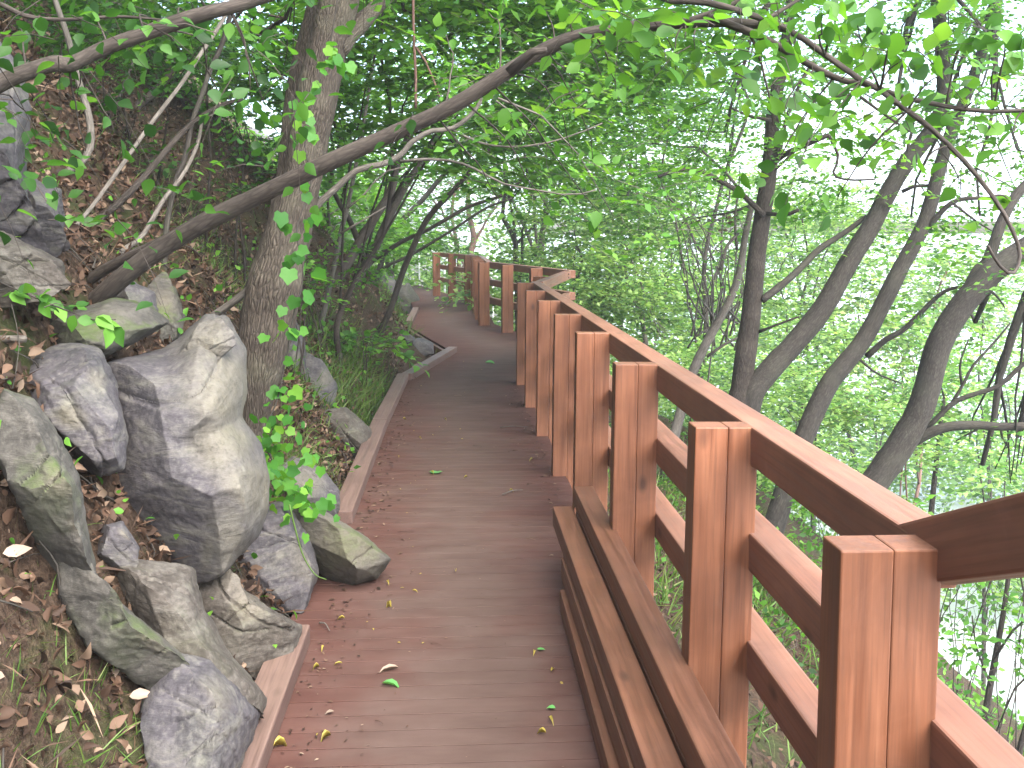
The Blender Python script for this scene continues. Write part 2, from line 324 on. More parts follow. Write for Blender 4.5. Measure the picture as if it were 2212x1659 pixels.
def tube(g, pts, r0, r1=None, sides=8, step=None, smooth_=0, rough=.06, mi=0, wob=0.0, seed=0, radii=None, n=None, flare=0):
    pts = np.asarray(pts, float); L = np.linalg.norm(np.diff(pts, axis=0), axis=1).sum()
    r1 = r0*.5 if r1 is None else r1
    if n is None: n = int(np.clip(L/(step or max(r0*2.5, .03)), 3, 160))
    c = catmull(pts, n)
    t = np.linspace(0, 1, n)
    rr = np.interp(t, np.linspace(0, 1, len(radii)), radii) if radii is not None else r0+(r1-r0)*t
    if flare: rr = rr*(1+flare*np.exp(-t*L/.25))
    for _ in range(smooth_):
        c[1:-1] = (c[:-2]+2*c[1:-1]+c[2:])/4
    if wob:
        q = c*1.0/ max(L, .3)*4
        off = np.stack([vnoise(q*1.7+s_, seed) for s_ in (3, 17, 31)], -1)*wob*np.minimum(t, 1)[:, None]
        c = c + off - off[0]
    T = np.gradient(c, axis=0); T /= np.linalg.norm(T, axis=1)[:, None]+1e-9
    a = np.array([0, 0, 1.]) if abs(T[0, 2]) < .8 else np.array([1., 0, 0])
    u = np.cross(T[0], a); u /= np.linalg.norm(u); Us = []
    for k in range(n):
        u = u - T[k]*u.dot(T[k]); u /= np.linalg.norm(u)+1e-9; Us.append(u)
    Us = np.array(Us); Ws = np.cross(T, Us)
    ang = np.arange(sides)/sides*2*np.pi
    ca, sa = np.cos(ang), np.sin(ang)
    dirv = Us[:, None]*ca[None, :, None]+Ws[:, None]*sa[None, :, None]
    lv = t*L
    bc = np.stack([np.broadcast_to(ca*rr.mean(), (n, sides)), np.broadcast_to(sa*rr.mean(), (n, sides)), np.broadcast_to(lv[:, None], (n, sides))], -1) + seed*3.7
    R2 = rr[:, None]*(1+rough*fbm(bc*np.array([1/max(rr.mean(), .005)*.8]*2+[6.0]), 3, seed))
    V = c[:, None]+dirv*R2[..., None]
    idx = np.arange(n*sides).reshape(n, sides)
    f = np.stack([idx[:-1], np.roll(idx, -1, 1)[:-1], np.roll(idx, -1, 1)[1:], idx[1:]], -1).reshape(-1, 4)
    V = np.vstack([V.reshape(-1, 3), c[-1:]+T[-1:]*rr[-1]*.4, c[:1]])
    k = n*sides
    cap = [(idx[-1, i], idx[-1, (i+1) % sides], k) for i in range(sides)]+[(idx[0, (i+1) % sides], idx[0, i], k+1) for i in range(sides)]
    b2 = np.vstack([bc.reshape(-1, 3), bc[-1, :1], bc[0, :1]])
    g.add(V, f, cap, b2, mi)
    return c, rr

# ---- leaves
T_SIMPLE = (np.array([(0, 0, 0), (.30, .42, .05), (0, 1, -.06), (-.30, .42, .05)]), np.array([(0, 1, 2, 3)]))
_o = [(0, 0, 0), (.24, .16, .06), (.36, .42, .09), (.22, .74, .05), (0, 1.05, -.10), (-.22, .74, .05), (-.36, .42, .09), (-.24, .16, .06), (0, .35, 0), (0, .7, -.02)]
T_OVATE = (np.array(_o), np.array([(0, 1, 2, 8), (8, 2, 3, 9), (0, 8, 6, 7), (8, 9, 5, 6), (9, 3, 4, 4), (9, 4, 5, 5)]))
_l = [(0, 0, 0), (.26, -.12, .04), (.48, .06, .08), (.47, .28, .05), (.54, .52, .02), (.30, .70, .03), (0, 1.02, -.08), (-.30, .70, .03), (-.54, .52, .02), (-.47, .28, .05), (-.48, .06, .08), (-.26, -.12, .04), (0, .42, 0)]
def leafset(g, pos, axis, nrm, size, tmpl='simple', mi=0, bend=None, width=1.0):
    pos, axis, nrm = map(lambda a: np.asarray(a, float), (pos, axis, nrm)); size = np.broadcast_to(size, (len(pos),))
    axis = axis/(np.linalg.norm(axis, axis=1)[:, None]+1e-9)
    side = np.cross(axis, nrm); side /= np.linalg.norm(side, axis=1)[:, None]+1e-9
    nn_ = np.cross(side, axis)
    if tmpl == 'simple': tv, tf = T_SIMPLE; tf4, tf3 = tf, None
    elif tmpl == 'ovate': tv = T_OVATE[0]; tf4 = np.array([(0, 1, 2, 8), (8, 2, 3, 9), (0, 8, 6, 7), (8, 9, 5, 6)]); tf3 = np.array([(9, 3, 4), (9, 4, 5)])
    elif tmpl == 'lobed': tv = np.array(_l); tf4 = None; tf3 = np.array([(12, i, (i+1) % 12) for i in range(12)])
    elif tmpl == 'blade': tv = np.array([(.5, 0, 0), (-.5, 0, 0), (-.4, .5, .08), (.4, .5, .08), (0, 1, .30)]); tf4 = np.array([(0, 1, 2, 3)][::-1]); tf3 = np.array([(3, 2, 4)])
    tv = tv*np.array([width, 1, 1])
    K = len(tv); n_ = len(pos)
    cup = np.ones(n_) if bend is None else bend
    V = pos[:, None]+size[:, None, None]*(side[:, None]*tv[None, :, :1]+axis[:, None]*tv[None, :, 1:2]+nn_[:, None]*tv[None, :, 2:]*cup[:, None, None])
    base = (np.arange(n_)*K)[:, None, None]
    f4 = (tf4[None]+base).reshape(-1, 4) if tf4 is not None else None
    f3 = (tf3[None]+base).reshape(-1, 3) if tf3 is not None else None
    g.add(V.reshape(-1, 3), f4, f3, None, mi)
def rvec(n_): v = RG.normal(size=(n_, 3)); return v/np.linalg.norm(v, axis=1)[:, None]
def sprays(g, cen, dirs, lf, per=14, L=.45, tilt=.35, tmpl='simple', mi=0, twigs=True, droop=.15, twig_mi=1, twr=.0022, lvar=.3):
    """leafy twigs: cen (n,3) twig bases, dirs (n,3)"""
    cen = np.asarray(cen, float); n_ = len(cen)
    up = np.array([0, 0, 1.])+RG.normal(size=(n_, 3))*tilt; up /= np.linalg.norm(up, axis=1)[:, None]
    d = dirs - up*np.sum(dirs*up, 1)[:, None]; d /= np.linalg.norm(d, axis=1)[:, None]+1e-9
    sd_ = np.cross(d, up)
    Ls = L*RG.uniform(.6, 1.3, n_)
    t = (np.arange(per)+.6)/per
    T = t[None]*Ls[:, None]
    fan = np.where(np.arange(per) % 2 == 0, 1., -1.)[None]*np.ones((n_, 1))
    sp = (np.sin(t*np.pi)*.22+.02)[None]*Ls[:, None]*RG.uniform(.2, 1.1, (n_, per))
    dr = -droop*(T**2)/L
    pos = cen[:, None]+d[:, None]*T[..., None]+sd_[:, None]*(fan*sp)[..., None]+np.array([0, 0, 1.])*dr[..., None]
    a = RG.uniform(.35, 1.25, (n_, per))
    ax = d[:, None]*np.cos(a)[..., None]+sd_[:, None]*(fan*np.sin(a))[..., None]+RG.normal(size=(n_, per, 3))*.22
    nr = up[:, None]+RG.normal(size=(n_, per, 3))*.38
    size = lf*RG.uniform(1-lvar, 1+lvar, (n_, per))
    leafset(g, pos.reshape(-1, 3), ax.reshape(-1, 3), nr.reshape(-1, 3), size.ravel(), tmpl, mi)
    if twigs:
        # three sided twigs, vectorised
        m_ = 4; tt = np.linspace(0, 1, m_)
        c = cen[:, None]+d[:, None]*(tt[None]*Ls[:, None])[..., None]+np.array([0, 0, 1.])*(-droop*(tt[None]*Ls[:, None])**2/L)[..., None]
        r = (twr*(1-tt*.7))[None, :, None]
        ring = np.stack([c+up[:, None]*r, c-up[:, None]*r*.5+sd_[:, None]*r*.87, c-up[:, None]*r*.5-sd_[:, None]*r*.87], 2)  # n,m,3,3
        V = ring.reshape(-1, 3)
        idx = np.arange(m_*3).reshape(m_, 3)
        f = np.stack([idx[:-1], np.roll(idx, -1, 1)[:-1], np.roll(idx, -1, 1)[1:], idx[1:]], -1).reshape(-1, 4)
        g.add(V, (f[None]+(np.arange(n_)*m_*3)[:, None, None]).reshape(-1, 4), None, None, twig_mi)
def blob_sprays(g, blobs, lf, dens=1.0, per=14, L=.45, tmpl='simple', tilt=.35, twigs=True, shell=.45):
    """blobs: (centre, rx, rz, number of sprays)"""
    for (c, rx, rz, k) in blobs:
        k = max(1, int(k*dens*1.35)); v = rvec(k); r = RG.uniform(0, 1, k)**shell
        # layers: foliage gathers in uneven tiers and clumps
        p = v*np.array([rx, rx, rz])*r[:, None]
        nl = fbm((p+c)*np.array([.9, .9, 2.6]), 2, 5)
        keep = nl+RG.uniform(-.35, .35, k) > -.12
        p = p[keep]; v = v[keep]
        if not len(p): continue
        dirs = v*np.array([1, 1, .3])+RG.normal(size=p.shape)*.5
        sprays(g, np.asarray(c)+p, dirs, lf, per=per, L=L, tmpl=tmpl, tilt=tilt, twigs=twigs)
def limbs_to(g, start, blobs, r, sides=5, sub=5, seed=0):
    for i, (c, rx, rz, k) in enumerate(blobs):
        c = np.asarray(c); mid = (np.asarray(start)+c)/2+np.array([0, 0, .12*np.linalg.norm(c-start)])+RG.normal(size=3)*.1*rx
        path, _ = tube(g, [start, mid, c], r, r*.35, sides=sides, step=.25, wob=.15*rx, seed=seed+i)
        for j in range(sub):
            a = path[int(len(path)*(.45+.5*j/max(1, sub)))]
            e = c+rvec(1)[0]*np.array([rx, rx, rz])*.85
            tube(g, [a, (a+e)/2+np.array([0, 0, .08*rx]), e], r*.3, r*.1, sides=3, n=6, wob=.1*rx, seed=seed+i*7+j)

# ------------------------------------------------------------------ ground
xs = np.concatenate([np.array([-1500, -800]), np.linspace(-400, -30, 12)[:-1], np.linspace(-30, -6, 40)[:-1], np.linspace(-6, -.3, 190)[:-1], np.linspace(-.3, .9, 14)[:-1], np.linspace(.9, 6, 90)[:-1], np.linspace(6, 20, 60)[:-1], np.linspace(20, 500, 30)[:-1], np.array([500, 1200, 2500])])
ys = np.concatenate([np.linspace(-200, -3, 12)[:-1], np.linspace(-3, 1, 20)[:-1], np.linspace(1, 9, 230)[:-1], np.linspace(9, 30, 150)[:-1], np.linspace(30, 60, 40)[:-1], np.linspace(60, 900, 30), np.array([1500, 2800])])
X, Y = np.meshgrid(xs, ys); Z = G(X, Y)
V = np.stack([X, Y, Z], -1).reshape(-1, 3); nx = len(xs); ny = len(ys)
idx = np.arange(nx*ny).reshape(ny, nx)
F = np.stack([idx[:-1, :-1], idx[:-1, 1:], idx[1:, 1:], idx[1:, :-1]], -1).reshape(-1, 4)
ground = link('ground', np_mesh('ground', V, [F], smooth=True), mats=['soil']); tag(ground, kind='structure')
wx = np.linspace(9, 500, 3); me = np_mesh('river', [(10, -200, -9.3), (2500, -200, -9.3), (2500, 2800, -9.3), (10, 2800, -9.3)], [np.array([(0, 1, 2, 3)])])
tag(link('river', me, mats=['water']), kind='structure')

# ------------------------------------------------------------------ boardwalk
bw = empty('boardwalk', (0, 0, 0)); tag(bw, kind='structure')
g = Geo(); pw = .1; gap = .0055; y = 1.2; ed = []
def board(y0, y1, xa0, xb0, xa1, xb1, z):
    # board with a bevelled long edge
    b_ = .0012; n_ = 9
    us = np.linspace(0, 1, n_); V = []
    prof = [(0, -.03), (0, -b_), (b_, 0), ((y1-y0)-b_, 0), ((y1-y0), -b_), ((y1-y0), -.03)]
    for (dy, dz) in prof:
        t = dy/(y1-y0); xa = xa0+(xa1-xa0)*t; xb = xb0+(xb1-xb0)*t
        for u in us: V.append((xa+(xb-xa)*u, y0+dy, z+dz)); ed.append(min(u, 1-u)*2)
    ii = np.arange(len(prof)*n_).reshape(len(prof), n_)
    f = np.stack([ii[:-1, :-1], ii[:-1, 1:], ii[1:, 1:], ii[1:, :-1]], -1).reshape(-1, 4)
    m0 = len(prof)
    caps = []
    g.add(V, f, None)
    endL = [int(ii[k, 0]) for k in range(m0)]; endR = [int(ii[k, -1]) for k in range(m0)]
    for E_ in (endL[::-1], endR):
        tri = [(E_[0], E_[k], E_[k+1]) for k in range(1, m0-1)]
        g.f3.append(np.array(tri)+g.n-len(V)); g.m3.append(np.zeros(len(tri)))
k = 0
while y < 28.2:
    y1 = y+pw-gap
    lx0, lx1 = float(edgeL(y))-.0, float(edgeL(y1)); rx0, rx1 = float(edgeR(y)), float(edgeR(y1))
    jag = .012*math.sin(k*12.9)
    rj = random.uniform(-.004, .004)
    # the boards are cut back to the inner side of the posts along the straight run
    if y < 10.1: rx0 = rx1 = .700+rj
    lx0 += (-.11 if y < 10.3 else 0)
    lx1 += (-.11 if y1 < 10.3 else 0)
    board(y, y1, lx0, rx0, lx1, rx1, jag*.08)
    y += pw; k += 1
me = g.mesh('deck'); me.polygons.foreach_set('use_smooth', np.zeros(len(me.polygons), bool)); at = me.attributes.new('edge', 'FLOAT', 'POINT'); at.data.foreach_set('value', np.array(ed, np.float32))
deck = link('deck', me, bw, mats=['deck'])

def timber(name, a, b_, w_, h_, mk, parent=None, up=(0, 0, 1), bev=.005, org=None):
    """squared timber from a to b (centre line); w across, h along up; long axis is local Z"""
    a, b_ = Vector(a), Vector(b_); L = (b_-a).length; bm = bmesh.new()
    bmesh.ops.create_cube(bm, size=1)
    for v in bm.verts: v.co = Vector((v.co.x*w_, v.co.y*h_, v.co.z*L))
    bmesh.ops.bevel(bm, geom=list(bm.edges), offset=bev, segments=2, affect='EDGES', profile=.6)
    me = bpy.data.meshes.new(name); bm.to_mesh(me); bm.free()
    zz = (b_-a).normalized(); u = Vector(up); xx = u.cross(zz).normalized(); yy = zz.cross(xx)
    o = link(name, me, None, mats=[mk])
    mt = Matrix((xx, yy, zz)).transposed().to_4x4(); mt.translation = (a+b_)/2
    if parent is not None: o.parent = parent; mt = parent.matrix_basis.inverted() @ mt
    o.matrix_basis = mt
    return o
# kerbs
KW, KH = .115, .075
def kerb(x0, y0, x1, y1, lab=None):
    o = timber('kerb', (x0, y0, KH/2-.003), (x1, y1, KH/2-.003), KW, KH, 'kerb', bw, bev=.008)
    if lab: o['label'] = lab
    return o
kerb(-.605, 1.3, -.605, 3.68, 'near kerb beam whose end meets the rocks')
kerb(-.600, 5.20, -.590, 7.75); kerb(-.590, 7.755, -.535, 10.28)
kerb(-.50, 10.26, -.02, 12.62, 'kerb beam angled inward across the boards')
kerb(-.74, 16.3, -.74, 19.2, 'short far kerb beam')
for xx in (-.45, .0, .5):
    timber('joist', (xx, 1.2, -.09), (xx, 28, -.09), .09, .11, 'lumber', bw)
timber('joist', (-.06, 12.72, -.11), (-.80, 16.25, -.11), .05, .16, 'lumber', bw)

# ------------------------------------------------------------------ railings
RH = 1.024
def railing_run(name, label, posts, ends, nrmside, group='timber railings along the boardwalk', rails=((RH-.052), .735-.052+.0, .435-.052), extend=None, top_only=False):
    (ax, ay), (bx, by) = ends
    d = Vector((bx-ax, by-ay, 0)); ang = math.atan2(d.y, d.x)
    base = empty(name, (ax, ay, 0)); tag(base, label, 'railing', group)
    bpy.context.view_layer.update()
    first = None
    for i, (px_, py_, lean, h_) in enumerate(posts):
        if first is None:
            bm = bmesh.new()
            for (x0, x1, dd) in ((-.086, .0035, .0), (.0042, .086, .001)):
                r_ = bmesh.ops.create_cube(bm, size=1); vs = r_['verts']
                for v in vs: v.co = Vector(((x0+x1)/2+v.co.x*(x1-x0), v.co.y*.084+dd, (v.co.z)*(RH+.32)+(RH-.32)/2))
                es = list({e for v in vs for e in v.link_edges})
                bmesh.ops.bevel(bm, geom=es, offset=.0035, segments=2, affect='EDGES', profile=.5)
            me = bpy.data.meshes.new('post'); bm.to_mesh(me); bm.free(); me.materials.append(M['post'])
            o = bpy.data.objects.new('post', me); first = o
        else: o = first.copy()
        COL.objects.link(o); o.parent = base; o.location = (px_-ax, py_-ay, random.uniform(-.004, .004)); o.rotation_euler = (0, lean, ang-math.pi/2+random.uniform(-.02, .02))
    nrm = Vector((d.y, -d.x, 0)).normalized()*nrmside
    names = ('top_rail', 'middle_rail', 'lower_rail')
    for z, nm in zip(rails, names):
        o_ = nrm*(.086+.046)
        e = (extend or {}).get(nm, (0, 0)); dn = d.normalized()
        timber(nm, Vector((ax, ay, z))+o_-dn*e[0], Vector((bx, by, z))+o_+dn*e[1], .09, .104, 'rail', base, bev=.006)
    return base
main_y = [1.60, 2.63, 3.86, 5.07, 6.20, 7.42, 8.65, 9.92]
main_posts = [(.710 if i < 2 else .700 if i < 7 else .705, yy, (.006, .016, .012, .010, .012, .012, .01, .008)[i], 0) for i, yy in enumerate(main_y)]
run1 = railing_run('railing', 'long straight timber railing of eight double posts along the near boardwalk', main_posts, ((.705, 1.66), (.705, 10.2)), 1, extend={'top_rail': (.0, 0), 'middle_rail': (.9, 0), 'lower_rail': (.9, 0)})
# handrail of the steps behind the viewpoint, rising toward the camera
sr = timber('top_rail', (.838, 1.70, RH-.055), (.838, .35, RH-.055+.57), .09, .108, 'rail', None, bev=.006)
sr.name = 'stair_handrail'; tag(sr, 'sloping timber handrail rising to the right from the nearest post', 'handrail')
run2 = railing_run('railing', 'short timber railing splaying outward just past the eighth double post', [(.98, 11.2, 0, 0)], ((.74, 10.25), (1.34, 12.9)), 1)
run3 = railing_run('railing', 'timber railing returning inward beyond the outward corner', [(1.13, 13.75, 0, 0), (.80, 15.02, 0, 0), (.48, 16.2, 0, 0)], ((1.42, 12.95), (.50, 16.45)), 1)
run4 = railing_run('railing', 'timber railing seen edge on, its posts overlapping in a row', [(.44, 17.3, 0, 0), (.44, 18.3, 0, 0), (.44, 19.3, 0, 0), (.42, 20.2, 0, 0)], ((.46, 16.5), (.42, 20.6)), 1)
run5 = railing_run('railing', 'farthest timber railing with open square gaps where the path bends left', [(.30, 21.1, 0, 0), (-.05, 22.4, 0, 0), (-.42, 23.6, 0, 0)], ((.38, 20.6), (-.46, 23.7)), 1)
# bolts in the corner rail
for i in range(2):
    bm = bmesh.new(); bmesh.ops.create_cone(bm, cap_ends=True, segments=8, radius1=.012, radius2=.010, depth=.012)
    me = bpy.data.meshes.new('bolt'); bm.to_mesh(me); bm.free(); me.materials.append(M['bolt'])
    o = bpy.data.objects.new('bolt', me); COL.objects.link(o); o.parent = run2
    dv = Vector((.6, 2.65, 0)).normalized(); nn_ = Vector((dv.y, -dv.x, 0)); pos = Vector((1.34, 12.9, RH-.03-.045*i))-dv*.28+nn_*.180
    o.matrix_basis = Matrix.Translation(pos-Vector((.74, 10.25, 0))) @ nn_.to_track_quat('Z', 'Y').to_matrix().to_4x4()

# ------------------------------------------------------------------ stacked beams by the posts
ST = [('stack_top', 'topmost beam of the timber stack, lying against the posts', (.592, 4.50), (.592, 1.55), .09, .325),
      ('b', 'broad dark beam beside and just below the topmost one of the timber stack', (.495, 4.50), (.495, 1.45), .09, .232),
      ('c', 'beam under the topmost one of the timber stack, touching the post feet', (.592, 4.42), (.592, 1.5), .09, .232),
      ('d', 'middle-layer beam on the walking side of the timber stack', (.485, 4.05), (.485, 1.4), .088, .14),
      ('e', 'middle-layer beam hidden beside the posts in the timber stack', (.583, 4.3), (.583, 1.4), .09, .14),
      ('f', 'bottom beam on the walking side of the timber stack, jutting onto the boards', (.468, 3.93), (.452, 1.4), .09, .048),
      ('g', 'bottom beam of the timber stack at the foot of the posts', (.575, 4.2), (.575, 1.4), .09, .048)]
for i, (_, lab, a, b_, w_, z) in enumerate(ST):
    o = timber('timber_beam', (a[0], a[1], z), (b_[0], b_[1], z), w_, .088, 'lumber', None, bev=.005)
    tag(o, lab, 'beam', 'stacked timber beams on the boardwalk')

# ------------------------------------------------------------------ rocks
def inside_interp(outline, n_):
    o = np.array(outline, float); c = o.mean(0); o2 = np.vstack([o, o[:1]])
    seg = np.linalg.norm(np.diff(o2, axis=0), axis=1); s = np.concatenate([[0], np.cumsum(seg)])
    t = np.linspace(0, s[-1], n_, endpoint=False)
    q = np.stack([np.interp(t, s, o2[:, 0]), np.interp(t, s, o2[:, 1])], -1)
    for _ in range(1): q = (np.roll(q, 1, 0)+2*q+np.roll(q, -1, 0))/4
    return q, c
def rock(label, outline, d, T, mk='rock', ctrl=(), seed=0, cuts=7, tints=(), nth=150, nr=46, rough=1.0, group='rocks at the foot of the slope', rot=None, back=1.0, sink=-.75, grow=1.26, ncrack=4):
    q, c = inside_interp(outline, nth)
    q = c+(q-c)*grow
    h_ = hit(c[0], c[1])
    if sink is not None and h_: d = h_ + sink*T
    size = (q.max(0)-q.min(0)).mean()*d/FP
    rho = np.linspace(0, 1, nr)**.85
    px_ = c[0]+(q[None, :, 0]-c[0])*rho[:, None]; py_ = c[1]+(q[None, :, 1]-c[1])*rho[:, None]
    prof = (1-rho**3.2)**.55
    dz = np.zeros_like(px_)
    for (cx, cy, dv, rad) in ctrl:
        r_ = np.sqrt((px_-cx)**2+(py_-cy)**2)/rad; dz += dv*np.clip(1-r_, 0, 1)
    tl = np.zeros_like(px_)
    if sink is not None:        # lie along the bank
        x_, y_ = np.ptp(q[:, 0])*.3, np.ptp(q[:, 1])*.3
        hh = [hit(c[0]+a_, c[1]+b_) or d for a_, b_ in ((-x_, 0), (x_, 0), (0, -y_), (0, y_))]
        kx = np.clip((hh[1]-hh[0])/(2*x_), -1.0*size/np.ptp(q[:, 0]), 1.0*size/np.ptp(q[:, 0])); ky = np.clip((hh[3]-hh[2])/(2*y_), -.9*size/np.ptp(q[:, 1]), .9*size/np.ptp(q[:, 1]))
        tl = .75*(kx*(px_-c[0])+ky*(py_-c[1]))
    front = d - T*prof[:, None] + tl + dz*(1-rho[:, None]**6)
    backd = d + T*back*prof[:, None] + tl
    tint = np.zeros_like(px_)
    for (cx, cy, rad, a) in tints:
        r_ = np.sqrt((px_-cx)**2+(py_-cy)**2)/rad; tint = np.maximum(tint, a*np.clip(1.6-1.6*r_, 0, 1))
    def pts(px, py, dd): return C0+dd[..., None]*(FW+RT*((px-1106)/FP)[..., None]+UP*((829.5+SHY-py)/FP)[..., None])
    Vf = pts(px_, py_, front); Vb = pts(px_[:-1], py_[:-1], backd[:-1])
    cen = pts(np.array(c[0]), np.array(c[1]), np.array(d))
    rs = np.random.default_rng(seed+100)
    V = np.vstack([Vf.reshape(-1, 3), Vb.reshape(-1, 3)]); rel = V-cen
    # flat broken faces: cut by random planes
    for k_ in range(cuts):
        n_ = rs.normal(size=3)*.55; n_ -= FW*n_.dot(FW); n_ -= FW*.8; n_ /= np.linalg.norm(n_)
        pr = rel@n_; dm = pr.max()*rs.uniform(.55, .85)
        ex = np.clip(pr-dm, 0, None)/max(.45, -n_.dot(FW)); rel = rel+FW[None]*ex[:, None]*.95
    nz = fbm(rel*(2.2/size)+seed*3.1, 5, seed)
    rid = 1-abs(fbm(rel*(3.4/size)*np.array([1, 1, 2.2])+seed, 4, seed+4))
    for k_ in range(ncrack):     # long cracks where layers have parted
        n_ = rs.normal(size=3); n_[2] += .8; n_ /= np.linalg.norm(n_); o_ = rs.uniform(-.35, .35)*size
        dd_ = np.abs(rel@n_-o_+.02*size*fbm(rel*5/size, 2, seed+k_)); rel = rel*(1-.035*np.exp(-(dd_/(.012*size))**2))[:, None]
        rel = rel*(1+.012*np.sign(rel@n_-o_))[:, None]
    rel = rel*(1.03+rough*(.022*nz+.028*(rid-.7))[:, None])+rough*size*.008*np.stack([fbm(rel*14/size+k_, 3, seed+k_) for k_ in (0, 5, 9)], -1)
    a = np.arange(nr*nth).reshape(nr, nth); b_ = np.arange((nr-1)*nth).reshape(nr-1, nth)+nr*nth
    b_ = np.vstack([b_, a[-1:]])
    F1 = np.stack([a[:-1], a[1:], np.roll(a, -1, 1)[1:], np.roll(a, -1, 1)[:-1]], -1).reshape(-1, 4)
    F2 = np.stack([b_[:-1], np.roll(b_, -1, 1)[:-1], np.roll(b_, -1, 1)[1:], b_[1:]], -1).reshape(-1, 4)
    tt = np.concatenate([tint.ravel(), tint[:-1].ravel()*0])
    me = np_mesh('rock', rel, [F1, F2], {'tint': ('FLOAT', tt)}, smooth=True)
    me.set_sharp_from_angle(angle=R_(38)) if hasattr(me, 'set_sharp_from_angle') else None
    o = link('rock', me, None, loc=cen, mats=[mk]); tag(o, label, 'rock', group)
    return o
rock('largest boulder, grey violet with a pale twisting ridge, beside the ivy trunk',
     [(385, 745), (440, 690), (485, 700), (505, 735), (524, 765), (527, 850), (515, 905), (555, 960), (571, 1030), (566, 1090), (545, 1150), (505, 1190), (480, 1225), (430, 1245), (370, 1256), (325, 1238), (295, 1180), (240, 1120), (190, 1060), (160, 1010), (160, 950), (200, 880), (200, 800), (280, 780), (350, 768)],
     3.75, .38, 'rock', ctrl=((470, 860, -.10, 130), (525, 1020, -.12, 130), (470, 1130, -.12, 110), (300, 950, .10, 120), (330, 1100, .06, 120), (430, 760, -.08, 70), (395, 1200, -.06, 80), (430, 980, .09, 80)), seed=3, cuts=6,
     tints=((490, 850, 110, .95), (480, 960, 90, .8), (530, 1060, 100, 1.0), (470, 1170, 100, .85), (440, 740, 90, .6), (400, 1220, 40, .8)), nth=260, nr=90, back=1.2, sink=-1.15, grow=1.03, ncrack=1, rough=.5)
rock('slab resting on the crest of the largest boulder, split by a straight crack', [(380, 770), (430, 700), (470, 688), (503, 722), (512, 742), (450, 800), (395, 850), (378, 835)], 3.55, .10, 'rock', seed=5, cuts=4, sink=None, grow=1.0, tints=((440, 740, 90, .7),))
rock('violet grey rock with a pointed chin, left of the largest boulder', [(70, 815), (120, 780), (170, 775), (205, 785), (228, 835), (240, 880), (252, 930), (245, 985), (195, 1003), (140, 980), (112, 960), (95, 900), (45, 850)], 3.25, .20, 'rock', ctrl=((200, 900, -.08, 70), (130, 900, .05, 50)), seed=8, tints=((125, 905, 40, .8), (205, 820, 30, .7)))
rock('long mossy slab up the slope, topmost of the left-hand rocks', [(15, 755), (60, 705), (150, 690), (230, 662), (290, 672), (325, 705), (270, 735), (200, 770), (140, 795), (75, 805)], 3.6, .22, 'rock_moss', seed=11, tints=((230, 690, 60, .4),))
rock('leaning pale stone splinter between the slope and the diagonal branch', [(278, 700), (320, 640), (345, 608), (372, 640), (388, 685), (380, 720), (345, 745), (300, 735)], 4.05, .12, 'rock_moss', seed=13, tints=((350, 660, 40, .9),))
rock('lichened stone tucked below the leaning splinter', [(225, 640), (270, 615), (320, 640), (330, 690), (290, 712), (235, 700)], 3.95, .14, 'rock', seed=14, tints=((300, 700, 40, .8),))
rock('upright moss-streaked slab at the left below the pointed violet rock', [(30, 895), (82, 912), (130, 980), (158, 1040), (170, 1120), (188, 1210), (165, 1265), (125, 1245), (80, 1150), (40, 1050), (15, 980)], 3.0, .22, 'rock_moss', ctrl=((120, 1060, -.08, 80),), seed=17, cuts=4, tints=((90, 1050, 50, .8), (140, 1150, 40, .6)), nth=130)
rock('long low ridge with a bright moss streak, running down to the pale-topped slab', [(150, 1215), (200, 1225), (235, 1290), (300, 1345), (385, 1415), (420, 1470), (370, 1490), (290, 1450), (205, 1390), (165, 1320)], 3.0, .20, 'rock_moss', ctrl=((220, 1310, -.06, 80),), seed=18, cuts=4, tints=((190, 1260, 40, .4), (320, 1400, 50, .7)), nth=130)
rock('fist-like grey stone wedged left of the largest boulder foot', [(222, 1150), (262, 1138), (292, 1185), (284, 1222), (240, 1230), (212, 1195)], 3.35, .10, 'rock', seed=19, nth=70, nr=20, tints=((260, 1160, 20, .7),))
rock('pale-topped slab sloping down to the near kerb end', [(405, 1275), (440, 1232), (478, 1225), (530, 1280), (600, 1325), (650, 1352), (640, 1400), (600, 1470), (560, 1500), (500, 1450), (440, 1390), (400, 1340)], 3.55, .24, 'rock_brown', ctrl=((470, 1270, -.10, 70), (560, 1360, -.04, 60)), seed=23, cuts=5, tints=((470, 1265, 60, 1.0), (520, 1320, 60, .8)), nth=150, grow=1.02, sink=-.4)
rock('earthy brown ledge strewn with dead leaves below the largest boulder', [(200, 1265), (300, 1250), (410, 1262), (430, 1330), (470, 1400), (540, 1480), (530, 1530), (430, 1470), (330, 1410), (250, 1345)], 3.35, .22, 'rock_brown', seed=25, cuts=5, nth=130)
rock('dark angular rock standing between the largest boulder and the deck', [(490, 1225), (520, 1150), (565, 1095), (610, 1080), (645, 1120), (675, 1180), (688, 1240), (655, 1325), (600, 1325), (530, 1275)], 4.0, .26, 'rock', ctrl=((600, 1200, -.10, 60),), seed=29, cuts=6, grow=1.0, tints=((640, 1240, 50, .45),))
rock('flat mossy rock jutting over the deck edge', [(600, 1100), (650, 1088), (700, 1110), (775, 1155), (834, 1205), (805, 1243), (745, 1262), (700, 1240), (650, 1180)], 4.40, .19, 'rock_moss', ctrl=((740, 1170, -.05, 80),), seed=34, cuts=3, sink=None, grow=1.08, ncrack=1, rough=.7, tints=((740, 1180, 120, .9),))
rock('smooth rounded grey stone under the vine leaves beside the second kerb', [(600, 1020), (640, 1003), (690, 1025), (716, 1060), (714, 1105), (660, 1115), (610, 1085)], 4.75, .20, 'rock', seed=33, cuts=2, rough=.6, tints=((650, 1040, 60, .5),))
